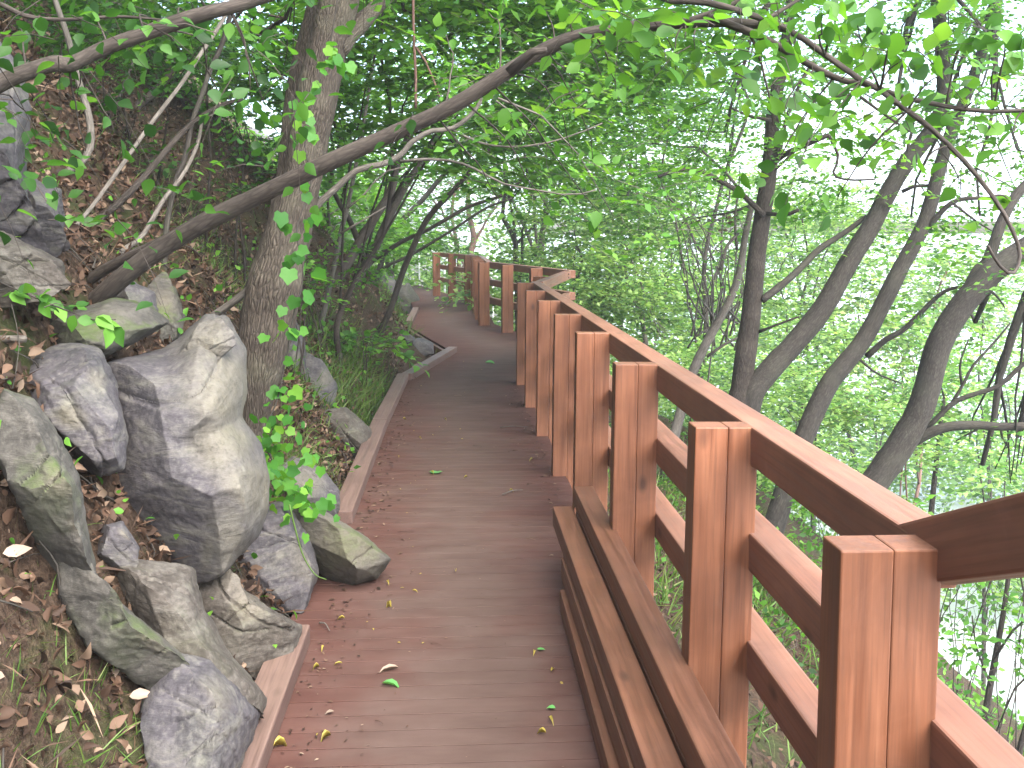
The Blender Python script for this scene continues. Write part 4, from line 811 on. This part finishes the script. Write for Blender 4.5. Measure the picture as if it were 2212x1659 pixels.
bgtree('tree', 'light green tree seen between the dark upright tree and the first leaning trunk', 1760, 18, [(1780, 560, 18, 1.9, 1.0, 190), (1750, 720, 16, 1.5, .9, 150), (1740, 430, 19, 1.6, .8, 110), (1820, 470, 20, 1.5, .6, 90)], 14, 'bark_grey', 'leaf_pale', .085, seed=6)
bgtree('tree', 'sunlit tree between the middle and the broad forked trunk', 1930, 17, [(1900, 640, 17, 1.6, .9, 160), (1960, 760, 15, 1.4, .9, 150), (1900, 880, 13, 1.0, .7, 100), (2040, 560, 18, 1.4, .6, 90)], 13, 'bark_red', 'leaf_pale', .085, seed=7)
bgtree('tree', 'bright open tree at the right edge behind the forked trunk', 2150, 16, [(2120, 640, 17, 1.5, .8, 100), (2180, 780, 15, 1.0, .6, 46), (2120, 930, 12, .9, .6, 70), (2200, 1000, 11, .9, .5, 60)], 12, 'bark_grey', 'leaf_pale', .08, seed=8)
bgtree('tree', 'tall tree filling the view above the farthest railing', 1180, 26, [(1150, 120, 24, 3.0, 1.8, 240), (1000, 200, 26, 3.0, 1.6, 240), (1300, 150, 24, 2.6, 1.5, 200)], 22, 'bark_grey', 'leaf_mid', .10, seed=9, dens=1.7)
bgtree('tree', 'high spreading tree behind the end of the long diagonal limb', 1480, 15, [(1420, 60, 15, 2.0, 1.0, 210), (1560, 200, 16, 1.5, .8, 120), (1300, 200, 15, 1.7, .9, 180), (1640, -60, 14, 1.6, .8, 120)], 16, 'bark_grey', 'leaf_mid', .085, seed=10, dens=1.7)
bgtree('tree', 'shaded tree overhanging the leaning trunks from the slope', 820, 13, [(850, 150, 13, 1.8, 1.0, 210), (960, 260, 13, 1.4, .8, 140), (780, 280, 12, .9, .6, 90), (700, 80, 11, 1.2, .9, 120)], 18, 'bark_brown', 'leaf_mid', .08, seed=11)
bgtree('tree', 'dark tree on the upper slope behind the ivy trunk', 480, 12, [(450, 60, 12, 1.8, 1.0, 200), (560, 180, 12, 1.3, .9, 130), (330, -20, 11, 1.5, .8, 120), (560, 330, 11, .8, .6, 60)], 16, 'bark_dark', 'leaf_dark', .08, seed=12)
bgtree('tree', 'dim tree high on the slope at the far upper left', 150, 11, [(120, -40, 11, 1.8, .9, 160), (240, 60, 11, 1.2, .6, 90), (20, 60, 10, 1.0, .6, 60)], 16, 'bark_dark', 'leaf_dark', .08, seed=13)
bgtree('tree', 'canopy tree arching above the path, its lowest sprays over the long limb', 735, 9.5, [(830, 20, 8, 1.0, .6, 80), (1000, 60, 8, 1.3, .6, 120), (1160, 150, 8.5, 1.0, .5, 80), (1250, -40, 7.5, 1.5, .6, 120), (1010, 330, 8.5, .8, .4, 50)], 16, 'bark_brown', 'leaf_mid', .08, seed=14, dens=1.7)
bgtree('tree', 'low bright tree filling the gap below the rails on the slope', 1750, 12, [(1700, 880, 12, 1.0, .6, 110), (1800, 960, 11, 1.0, .6, 110), (1850, 840, 13, 1.0, .6, 90), (1580, 800, 13, 1.0, .6, 100)], 9, 'bark_dark', 'leaf_pale', .075, seed=15)
bgtree('tree', 'far pale tree beyond the sunlit trees on the river side', 1980, 30, [(1850, 560, 30, 3.2, 1.5, 240), (2050, 620, 30, 3.2, 1.3, 220), (1700, 480, 30, 3.2, 1.5, 240), (2190, 680, 28, 2.5, 1.0, 120)], 16, 'bark_grey', 'leaf_pale', .12, seed=16)
bgtree('tree', 'far pale tree beyond the railing corner on the river side', 1350, 32, [(1350, 420, 32, 3.5, 2.0, 260), (1520, 450, 32, 3.4, 1.8, 240), (1200, 480, 32, 3.0, 1.8, 220), (1400, 620, 30, 3.5, 1.5, 220)], 16, 'bark_grey', 'leaf_pale', .12, seed=17)
bgtree('tree', 'mid green tree closing the view above the far end of the path', 860, 26, [(850, 440, 25, 2.0, 1.1, 170), (770, 360, 23, 1.8, 1.0, 140), (900, 520, 27, 1.5, .7, 90), (700, 430, 19, 1.3, .9, 90)], 14, 'bark_dark', 'leaf_mid', .10, seed=21, dens=1.6)
bgtree('tree', 'tree on the slope behind the row of leaning trunks', 720, 16, [(760, 470, 17, 1.0, .8, 90), (690, 340, 15, 1.1, .8, 100), (820, 520, 19, .9, .6, 60)], 12, 'bark_brown', 'leaf_mid', .085, seed=22, dens=1.4)
# unseen trees added above the view to shade the path, rocks and posts
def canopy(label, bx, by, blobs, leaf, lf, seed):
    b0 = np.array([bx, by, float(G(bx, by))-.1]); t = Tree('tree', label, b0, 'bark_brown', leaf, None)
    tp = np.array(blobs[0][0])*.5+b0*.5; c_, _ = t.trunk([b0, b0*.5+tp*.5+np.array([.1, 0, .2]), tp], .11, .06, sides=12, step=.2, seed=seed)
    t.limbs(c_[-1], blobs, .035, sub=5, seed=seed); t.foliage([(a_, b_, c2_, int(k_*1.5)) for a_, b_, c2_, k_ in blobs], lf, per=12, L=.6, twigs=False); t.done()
canopy('added unseen tree on the slope above the left edge whose crown shades the rocks', -4.2, 3.2, [((-2.6, 3.2, 4.6), 1.7, .7, 150), ((-3.6, 5.4, 5.6), 1.8, .8, 140), ((-2.6, 1.0, 4.6), 1.6, .6, 110)], 'leaf_dark', .11, 201)
canopy('added unseen dense tree high on the left slope, shading the dead leaves', -5.5, 5.5, [((-4.2, 5.0, 6.4), 2.0, .8, 150), ((-5.0, 7.5, 7.4), 2.2, .9, 160), ((-3.4, 8.5, 7.0), 1.6, .7, 110)], 'leaf_dark', .11, 204)
canopy('added unseen tree rooted below the railing whose crown shades the middle posts', 6.2, 2.6, [((2.6, 5.0, 5.4), 1.4, .6, 150), ((2.4, 7.2, 5.8), 1.5, .6, 160), ((2.2, 9.6, 6.2), 1.6, .7, 160), ((.9, 5.6, 5.6), 1.2, .5, 90)], 'leaf_mid', .11, 205)
canopy('added unseen slope tree whose crown leans over the ivy trunk and shades the upper bank', -3.4, 2.2, [((-1.6, 3.4, 5.3), 1.5, .6, 150), ((-2.2, 5.0, 6.0), 1.5, .6, 130)], 'leaf_dark', .11, 206)
canopy('added unseen tall slope tree whose crown shades the middle of the path', -4.0, 9.0, [((-1.5, 8.5, 5.6), 1.9, .7, 170), ((.4, 7.2, 5.2), 1.5, .5, 110), ((-3.2, 7.0, 6.2), 2.0, .9, 160), ((.2, 10.5, 5.6), 1.7, .6, 130)], 'leaf_dark', .11, 202)

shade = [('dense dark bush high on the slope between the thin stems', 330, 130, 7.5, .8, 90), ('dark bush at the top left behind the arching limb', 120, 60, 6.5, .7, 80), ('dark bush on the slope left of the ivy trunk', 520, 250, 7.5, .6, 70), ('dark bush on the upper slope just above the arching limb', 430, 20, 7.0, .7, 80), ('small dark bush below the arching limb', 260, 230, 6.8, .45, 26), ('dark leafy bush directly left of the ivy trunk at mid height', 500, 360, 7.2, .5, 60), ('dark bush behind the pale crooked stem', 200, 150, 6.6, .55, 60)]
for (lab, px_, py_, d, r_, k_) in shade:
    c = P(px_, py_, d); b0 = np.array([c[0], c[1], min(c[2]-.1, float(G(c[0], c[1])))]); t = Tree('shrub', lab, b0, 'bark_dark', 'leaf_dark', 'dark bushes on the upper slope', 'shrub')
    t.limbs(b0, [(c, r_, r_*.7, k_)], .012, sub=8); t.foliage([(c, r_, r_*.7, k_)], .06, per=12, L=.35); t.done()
# far woods across the view: one mass
g = Geo(); bl = []
for i in range(60):
    a = R_(-22+62*i/59); r = 40+8*math.sin(i*2.1)
    low = a > R_(21)
    for q_ in range(2 if low else 3):
        x_, y_ = r*math.sin(a), r*math.cos(a)
        zc = -7.5+3.6*q_+1.2*math.sin(i*1.3+q_)
        if a > R_(13): zc -= 1.6
        bl.append((np.array([x_, y_, zc]), 3.6, 2.4, 75))
blob_sprays(g, bl, .24, per=13, L=1.2, twigs=False)
for i in range(46):
    a = R_(2+38*RG.uniform()); r = RG.uniform(19, 30); x_, y_ = r*math.sin(a), r*math.cos(a)
    if a > R_(18): continue
    blob_sprays(g, [(np.array([x_, y_, float(G(x_, y_))+1.2]), 1.9, 1.2, 80)], .14, per=12, L=.7, twigs=False)
o = link('distant_woods', g.mesh('distant_woods'), mats=['leaf_pale', 'bark_grey']); tag(o, 'pale mass of woods closing the view beyond the trees', 'woods', kind='stuff')

# ------------------------------------------------------------------ shrubs, plants, grass, litter
def shrub(label, px_, py_, d, r, k_, leaf='leaf_mid', lf=.06, tmpl='simple', name='shrub', group='low shrubs beside the boardwalk', per=9, L=.28):
    c = P(px_, py_, d); z = float(G(c[0], c[1])); b0 = np.array([c[0], c[1], z])
    t = Tree(name, label, b0, 'bark_brown', leaf, group, 'shrub')
    for j in range(max(4, k_//9)):
        e = c+rvec(1)[0]*np.array([r, r, r*.6])*.7; t.branch([b0+RG.normal(size=3)*.04*np.array([1, 1, 0])-np.array([0, 0, .03]), (b0+e)/2+np.array([0, 0, .05]), e], .006, .002, sides=4, n=7, wob=.05, seed=j)
    t.foliage([(c, r, r*.6, k_)], lf, per=per, L=L, tmpl=tmpl); t.done()
shrub('leafy shrub on the bank edge beside the angled kerb', 780, 730, 9.5, .22, 20, lf=.07, tmpl='ovate')
shrub('broad-leaved plants under the straight dark stem', 840, 760, 10.5, .16, 14, lf=.09, tmpl='ovate')
shrub('shrub in front of the lone grey rock by the far path', 790, 590, 14, .36, 30, lf=.08)
shrub('bright shrub beyond the end of the far path', 900, 600, 28, .9, 60, 'leaf_pale', .12, L=.5)
shrub('bright shrub under the farthest railing', 1010, 640, 26, .9, 60, 'leaf_pale', .12, L=.5)
shrub('shrub seen through the gaps of the returning railing', 1150, 660, 21, .5, 44, 'leaf_pale', .09)
shrub('dark shrub clinging to the slope above the leaning trunks', 700, 560, 9, .5, 44, 'leaf_mid', .06)
shrub('low shrub at the foot of the pale forked stem', 640, 610, 7, .3, 24, 'leaf_mid', .055)
shrub('green shrub outside the main railing, by the middle leaning trunk foot', 1700, 1220, 7.0, .40, 46, 'leaf_mid', .06)
shrub('shrub below the top rail at the right-hand side', 1990, 1150, 6.4, .45, 46, 'leaf_mid', .06)
shrub('shrub low outside the second post', 1680, 1380, 5.2, .28, 26, 'leaf_dark', .055)
shrub('shrub behind the nearest post on the drop', 1900, 1420, 5.0, .4, 40, 'leaf_mid', .055)
shrub('bush beyond the lower right rails', 2060, 1530, 4.9, .32, 26, 'leaf_mid', .055)
shrub('sprawling bush outside the fourth and fifth posts', 1420, 1000, 9.5, .6, 60, 'leaf_mid', .065)
shrub('bush below the upright tree foot', 1530, 930, 10, .6, 60, 'leaf_mid', .065)
shrub('bush between the leaning trunks low on the drop', 1820, 1080, 8.5, .5, 60, 'leaf_mid', .06)
shrub('bush under the broad forked trunk', 2080, 1200, 7.4, .5, 50, 'leaf_pale', .06)
shrub('bush at the far right below the thick side branch', 2190, 1110, 7.4, .5, 40, 'leaf_pale', .06)
# dry tangle
t = Tree('dry_shrub', 'bare dead twiggy shrub with withered brown leaves by the upright tree', down(P(1545, 700, 11), (0, 0), 0), 'bark_pale', 'litter', None, 'shrub')
for j in range(26):
    b0 = P(1500+j*4, 720, 11); e = P(1450+RG.uniform(0, 200), 380+RG.uniform(0, 180), 11+RG.normal()*.3)
    t.branch([down(b0, (0, 0), .1) if j == 0 else b0+RG.normal(size=3)*.08, (b0+e)/2+RG.normal(size=3)*.12, e], .012, .003, sides=4, n=10, wob=.12, seed=j)
t.foliage([BL(1535, 475, 10.9, .25, .35, 9)], .06, per=10, L=.2); t.done()

# vine on the ivy trunk, fresh bright leaves
t = Tree('climbing_vine', 'climbing vine with bright lobed leaves on the thick rough trunk', P(590, 1120, 4.4), 'bark_grey', 'leaf_vine', None, 'vine')
cv, _ = t.branch(D1([(700, 1110), (640, 1060), (590, 1000), (575, 930), (600, 860), (620, 760), (632, 690), (655, 590), (640, 500), (668, 400), (655, 300), (690, 180), (715, 80), (730, -40)], 4.3, 4.8), .004, .003, sides=6, n=120, wob=.02)
for (x, y_, k_, sz) in [(700, 120, 4, .07), (730, 150, 4, .08), (655, 210, 3, .07), (660, 260, 4, .075), (650, 230, 3, .07), (640, 345, 2, .075), (660, 300, 4, .07), (675, 400, 3, .07), (612, 478, 3, .09), (670, 460, 3, .08), (625, 555, 3, .08), (650, 540, 3, .08), (662, 585, 4, .1), (660, 625, 4, .09), (625, 690, 3, .08), (620, 720, 4, .08), (605, 805, 2, .08), (612, 838, 4, .09), (592, 945, 5, .06), (600, 1000, 6, .06), (620, 1030, 5, .06), (580, 960, 5, .06), (600, 1080, 7, .055), (640, 1060, 6, .055), (680, 1068, 3, .085), (660, 1100, 6, .05), (625, 1110, 5, .05), (700, 100, 3, .07), (690, 160, 4, .06)]:
    c = P(x, y_, 4.45 if y_ < 880 else 4.25); leafset(t.cg, c+RG.normal(size=(k_, 3))*.03, RG.normal(size=(k_, 3))*.5+np.array([.2, 0, -.8]), RG.normal(size=(k_, 3))*.5+np.array([0, -1, .3]), RG.uniform(.7, 1.0, k_)*sz*.8, 'lobed')
for (x, y_, k_) in [(590, 950, 10), (600, 985, 10), (585, 1010, 8), (615, 1045, 10), (600, 1075, 9), (650, 1075, 8), (580, 915, 6), (625, 985, 6), (640, 1110, 7), (690, 1110, 5), (610, 880, 5)]:
    c = P(x, y_, 4.05 if y_ > 1000 else 4.3); leafset(t.cg, c+RG.normal(size=(k_, 3))*.055, RG.normal(size=(k_, 3))*.6+np.array([.2, 0, -.6]), RG.normal(size=(k_, 3))*.5+np.array([0, -1, .5]), RG.uniform(.03, .055, k_), 'lobed')
t.done()
t = Tree('vine', 'leafy trailing shoot lying over the topmost mossy slab', P(30, 650, 3.2), 'bark_grey', 'leaf_mid', None, 'vine')
cv, _ = t.branch(D1([(0, 610), (70, 640), (130, 665), (200, 690), (250, 690)], 3.1), .003, .002, sides=5, n=20)
leafset(t.cg, along(cv, 16)+RG.normal(size=(16, 3))*.01, RG.normal(size=(16, 3))*.5+np.array([.4, 0, -.7]), RG.normal(size=(16, 3))*.5+np.array([0, -1, .5]), RG.uniform(.04, .07, 16), 'ovate')
t.done()
t = Tree('vine', 'thin yellow-green tendril hanging down the dark angular rock', P(640, 1130, 3.7), 'leaf_grass', 'leaf_grass', None, 'vine')
t.branch(D1([(625, 1090), (640, 1150), (655, 1200), (680, 1240), (705, 1252)], 3.75), .004, .002, sides=5, n=16); t.done()

# dead leaves on the ground
def scatter(n_, x0, x1, y0, y1, keep=None):
    x = RG.uniform(x0, x1, n_); y = RG.uniform(y0, y1, n_); 
    if keep is not None: k_ = keep(x, y); x, y = x[k_], y[k_]
    e = .03; z = G(x, y); gx = (G(x+e, y)-G(x-e, y))/(2*e); gy = (G(x, y+e)-G(x, y-e))/(2*e)
    nr = np.stack([-gx, -gy, np.ones_like(gx)], -1); nr /= np.linalg.norm(nr, axis=1)[:, None]
    return np.stack([x, y, z], -1), nr
offdeck = lambda x, y: (x < edgeL(y)-.12) | (x > edgeR(y)+.06)
g = Geo()
for (n_, x0, x1, y0, y1, s0, s1) in ((26000, -3.8, -.6, 1.6, 7, .018, .055), (32000, -7, -.6, 6, 14, .035, .075), (6000, .8, 4, 2, 10, .03, .06), (5000, -8, -.7, 14, 28, .05, .09)):
    p, nr = scatter(n_, x0, x1, y0, y1, offdeck); k_ = len(p)
    leafset(g, p+nr*RG.uniform(.0, .03, k_)[:, None], RG.normal(size=(k_, 3)), nr+RG.normal(size=(k_, 3))*.6, RG.uniform(s0, s1, k_), 'ovate' if y0 < 3 and x0 < 0 else 'simple', bend=RG.uniform(-3.5, 4.5, k_), width=.8)
tag(link('leaf_litter', g.mesh('leaf_litter'), mats=['litter', 'bark_brown']), 'brown dead leaves covering the slopes', 'dead leaves', kind='stuff')
# needles and twigs
g = Geo(); p, nr = scatter(5200, -4, -.6, 1.6, 8, offdeck); k_ = len(p)
leafset(g, p+nr*.012, RG.normal(size=(k_, 3))+np.array([.5, 0, -.5]), nr+RG.normal(size=(k_, 3))*.3, RG.uniform(.05, .16, k_), 'simple', width=.09)
p, nr = scatter(700, -4, -.6, 1.6, 9, offdeck)
for a, n_ in zip(p, nr):
    dv = rvec(1)[0]; dv -= n_*dv.dot(n_)*.8; L_ = RG.uniform(.12, .5); tube(g, [a+n_*.01, a+dv*L_*.5+n_*.04, a+dv*L_+n_*.015], .004*RG.uniform(.5, 1.4), .0015, sides=4, n=5, mi=1, seed=int(L_*100))
tag(link('twig_litter', g.mesh('twig_litter'), mats=['litter', 'bark_grey']), 'needles and broken twigs strewn on the left slope', 'twigs', kind='stuff')
# grass
g = Geo()
def grass(n_, cx, cy, sx, sy, h0, h1, wd=.045):
    x = RG.normal(cx, sx, n_); y = RG.normal(cy, sy, n_); k_ = offdeck(x, y); x, y = x[k_], y[k_]; z = G(x, y); k = len(x)
    leafset(g, np.stack([x, y, z], -1), RG.normal(size=(k, 3))*.45+np.array([.35, -.1, .8]), RG.normal(size=(k, 3)), RG.uniform(h0, h1, k), 'blade', width=wd)
for (px_, py_, d, k_, sx, sy, h) in ((790, 660, 9.6, 1500, .35, .8, .22), (770, 730, 8.3, 900, .3, .5, .18), (640, 880, 5.3, 700, .12, .3, .11), (660, 980, 5.2, 600, .12, .25, .09), (600, 640, 6.5, 500, .3, .4, .12), (250, 1600, 2.4, 300, .16, .22, .08), (120, 1480, 2.5, 90, .16, .25, .07), (330, 1500, 2.6, 140, .1, .15, .07), (870, 650, 16, 600, .3, 1.2, .3), (430, 560, 6.3, 600, .4, .5, .13), (480, 480, 8, 700, .6, .8, .15)):
    c = P(px_, py_, d); grass(k_, c[0], c[1], sx, sy, h*.5, h*1.2)
for (cx, cy, sx, sy, n_) in ((1.7, 6, .5, 1.5, 1500), (2.6, 8, .8, 2, 2500), (1.6, 13, .6, 3, 1500), (-1.6, 24, .8, 3, 1500)): grass(n_, cx, cy, sx, sy, .1, .25)
tag(link('grass', g.mesh('grass'), mats=['leaf_grass', 'bark_grey']), 'tufts of grass on the banks', 'grass', kind='stuff')
# ground cover leaves
g = Geo()
for (n_, x0, x1, y0, y1, s) in ((2600, -6, -.7, 5.5, 14, .05), (500, -2.6, -.7, 2, 5.5, .035), (6000, 1.2, 6, 4, 16, .06), (5000, -6, 0, 14, 30, .08), (6000, 3, 8, 12, 30, .10)):
    def kp(x, y): return offdeck(x, y) & (vnoise(np.stack([x*1.3, y*1.3, x*0], -1), 3) > .05)
    p, nr = scatter(n_, x0, x1, y0, y1, kp); k_ = len(p)
    leafset(g, p+nr*RG.uniform(.02, .14, k_)[:, None], RG.normal(size=(k_, 3)), np.array([0, 0, 1])+RG.normal(size=(k_, 3))*.6, RG.uniform(.6, 1.3, k_)*s, 'ovate' if s < .045 else 'simple', width=1.2 if s > .045 else .9)
tag(link('ground_cover', g.mesh('ground_cover'), mats=['leaf_mid', 'bark_grey']), 'low leafy ground cover on the banks', 'ground cover', kind='stuff')

# single leaves lying about
def lay(name, label, pts, mk, size, tmpl, cat, group, z=.006, ondeck=True, width=1.0, curl=1.5):
    for i, (x, y_, s) in enumerate(pts):
        r_ = FW+RT*(x-1106)/FP+UP*(829.5+SHY-y_)/FP
        if ondeck: t_ = (z-CAMZ)/r_[2]; p = C0+r_*t_
        else:
            t_ = 1.5
            while t_ < 9:
                p = C0+r_*t_
                if p[2] < G(p[0], p[1]): break
                t_ += .01
            p = p+np.array([.0, -.02, .03])
        g = Geo(); a = RG.uniform(0, 6.28)
        nn_ = np.array([0, 0, 1.]) if ondeck else np.array([.5, -.5, .8])
        leafset(g, np.zeros((1, 3)), np.array([[math.cos(a), math.sin(a)*.6, .0]]), nn_[None]+RG.normal(size=(1, 3))*.15, size*s, tmpl, bend=np.array([curl*RG.uniform(.4, 1.6)]), width=width)
        o = link(name, g.mesh(name), None, loc=p, mats=[mk]); tag(o, label, cat, group)
dk = [(870, 905, 1), (905, 945, .8), (935, 940, .8), (960, 905, .7), (860, 985, .8), (1100, 1060, .9), (1150, 992, 1), (835, 1255, 1), (845, 1312, 1.2), (985, 1235, 1), (890, 1275, .9), (745, 1335, 1), (700, 1395, 1.1), (740, 1432, 1), (715, 1588, 1.2), (590, 1612, 1.5), (1155, 1405, 1), (1190, 1450, 1), (1185, 1550, 1.1), (1180, 1583, 1), (690, 1440, .8), (810, 1180, .8), (930, 1020, 1), (1010, 1030, .8)]
lay('catkin', 'small curled yellow catkin lying on the deck boards', dk, 'catkin', .031, 'ovate', 'catkin', 'yellow catkins fallen on the deck', z=.010, width=.45, curl=5)
lay('fallen_leaf', 'dark green leaf lying at the middle of the near boards', [(825, 1475, 1)], 'fallen_green', .065, 'ovate', 'leaf', None, z=.009)
lay('fallen_leaf', 'pale silvery leaf lying on the near boards above the dark green leaf', [(862, 1442, 1)], 'pale_leaf', .075, 'ovate', 'leaf', None, z=.009, width=.55)
lay('fallen_leaf', 'small white scrap of leaf near the lower left of the boards', [(722, 1536, 1)], 'pale_leaf', .03, 'ovate', 'leaf', None, z=.009)
lay('fallen_leaf', 'green leaf scrap on the boards left of the timber stack', [(1160, 1402, 1)], 'fallen_green', .03, 'ovate', 'leaf', None, z=.009)
lay('fallen_leaf', 'green leaf scrap on the boards close to the timber stack foot', [(1200, 1530, 1)], 'fallen_green', .03, 'ovate', 'leaf', None, z=.009)
lay('fallen_leaf', 'clump of yellow-green leaf on the boards halfway along the straight', [(940, 1022, 1)], 'fallen_green', .08, 'lobed', 'leaf', None, z=.009)
lay('fallen_leaf', 'dark green leaf lying on the boards beyond the angled kerb', [(1048, 783, 1)], 'fallen_green', .12, 'ovate', 'leaf', None, z=.009)
for lab, q in (('bleached dead leaf at the left edge, highest of the pale ones', (15, 1065, 1.1)), ('large bleached dead leaf at the left edge beside the mossy slab', (14, 1215, 1.2)), ('bleached dead leaf pair-mate, left one, above the bottom boulder', (285, 1520, 1.1)), ('bleached dead leaf pair-mate, right one, above the bottom boulder', (308, 1535, 1.0)), ('bleached dead leaf standing on the earthy brown ledge', (325, 1318, 1.1)), ('small bleached dead leaf left of the bottom boulder pair', (255, 1460, .8)), ('bleached dead leaf low at the left edge among grass', (20, 1480, 1.1))):
    lay('fallen_leaf', lab, [q], 'pale_leaf', .058, 'ovate', 'leaf', None, ondeck=False, width=.7)
g = Geo()
def crumbs(n_, x0, sx, y0, y1, s0, s1, mi):
    y = RG.uniform(y0, y1, n_)**1; x = x0+np.abs(RG.normal(size=n_))*sx
    k_ = (x < .62) & (x > edgeL(y)+.02) if x0 < .5 else (x > -.4); x, y = x[k_], y[k_]; k = len(x)
    leafset(g, np.stack([x, y, np.full(k, .004)+RG.uniform(0, .003, k)], -1), np.stack([RG.normal(size=k), RG.normal(size=k), RG.normal(size=k)*.15], -1), np.array([0, 0, 1.])+RG.normal(size=(k, 3))*.25, RG.uniform(s0, s1, k), 'ovate', mi, width=.7)
crumbs(420, -.54, .10, 4, 10.4, .010, .035, 0); crumbs(160, -.54, .12, 2, 4, .006, .018, 0); crumbs(500, -.54, .5, 2, 14, .005, .014, 0); crumbs(260, .62, -.06, 4.6, 10, .01, .03, 0)
crumbs(70, -.54, .5, 2, 12, .008, .02, 1)
for k in range(46):
    y = RG.uniform(2.4, 11); x = RG.uniform(-.5, .55); a = RG.uniform(-.8, .8); L_ = RG.uniform(.02, .09)
    p = np.array([x, y, .007]); q = p+np.array([math.cos(a), math.sin(a), .02])*L_; tube(g, [p, (p+q)/2+np.array([0, .006, .002]), q], .0014, .0009, sides=4, n=4, mi=0)
tag(link('deck_debris', g.mesh('deck_debris'), mats=['litter', 'catkin']), 'crumbs of dead leaf and twig scattered over the deck boards', 'debris', kind='stuff')
# twigs on the deck
for (lab, a, b_) in (('broken twig on the boards beside the second kerb', (1085, 1068), (1130, 1058)), ('short dark twig on the boards near the near kerb end', (690, 1345), (712, 1362)), ('thin twig lying across the far boards', (1080, 923), (1140, 922))):
    pa = [C0+r_*((.012-CAMZ)/r_[2]) for r_ in [FW+RT*(x-1106)/FP+UP*(829.5+SHY-y_)/FP for x, y_ in (a, b_)]]
    g = Geo(); tube(g, [pa[0], (pa[0]+pa[1])/2+np.array([0, .02, .004]), pa[1]], .004, .002, sides=6, n=8)
    tag(link('twig', g.mesh('twig', pa[0], smooth=True), None, loc=pa[0], mats=['bark_pale']), lab, 'twig', 'twigs fallen on the deck')
g = Geo(); q = D1([(-40, 733), (10, 732), (55, 732)], 3.1); tube(g, q, rad(17, 3.1), rad(16, 3.1), sides=12, n=10)
tag(link('cut_branch', g.mesh('cut_branch', q[0], smooth=True), None, loc=q[0], mats=['bark_pale']), 'sawn pale branch end poking in at the left edge above the rocks', 'branch')
# pipe railing far away
pr = empty('pipe_railing', P(1000, 640, 30)); tag(pr, 'white metal pipe railing descending beyond the farthest timber railing', 'railing')
for (a, b_, w_) in (((862, 455), (1075, 600), 4), ((885, 482), (1075, 612), 7), ((880, 505), (1075, 640), 4)):
    g = Geo(); tube(g, D1([a, b_], 29, 28), rad(w_, 28), rad(w_, 28), sides=8, n=3, rough=0)
    link('pipe', g.mesh('pipe', P(1000, 640, 30), smooth=True), pr, mats=['metal'])
for x in (905, 960, 1015, 1065):
    g = Geo(); y_ = 482+(x-885)*.684; a = P(x, y_, 28.6); tube(g, [a, down(a, (0, 0), .1)], .03, .03, sides=6, n=3, rough=0)
    link('support', g.mesh('support', P(1000, 640, 30), smooth=True), pr, mats=['metal'])
# ------------------------------------------------------------------ air
bm = bmesh.new(); bmesh.ops.create_cube(bm, size=1)
for v in bm.verts: v.co = Vector((v.co.x*5200+500, v.co.y*3400+1300, 28 if v.co.z > 0 else -14))
me = bpy.data.meshes.new('haze'); bm.to_mesh(me); bm.free()
m = bpy.data.materials.new('haze'); m.use_nodes = True; n = m.node_tree; n.nodes.clear()
ou = n.nodes.new('ShaderNodeOutputMaterial'); pv = n.nodes.new('ShaderNodeVolumePrincipled')
pv.inputs['Color'].default_value = (.93, .96, 1.0, 1); pv.inputs['Density'].default_value = .0021; pv.inputs['Anisotropy'].default_value = .3
n.links.new(pv.outputs[0], ou.inputs['Volume']); me.materials.append(m)
o = link('haze', me); tag(o, kind='stuff'); tag(o, 'thin pale haze added to whiten the view over the wooded slope', 'haze')  # volume added to veil the bright background in white
S.cycles.volume_bounces = 1
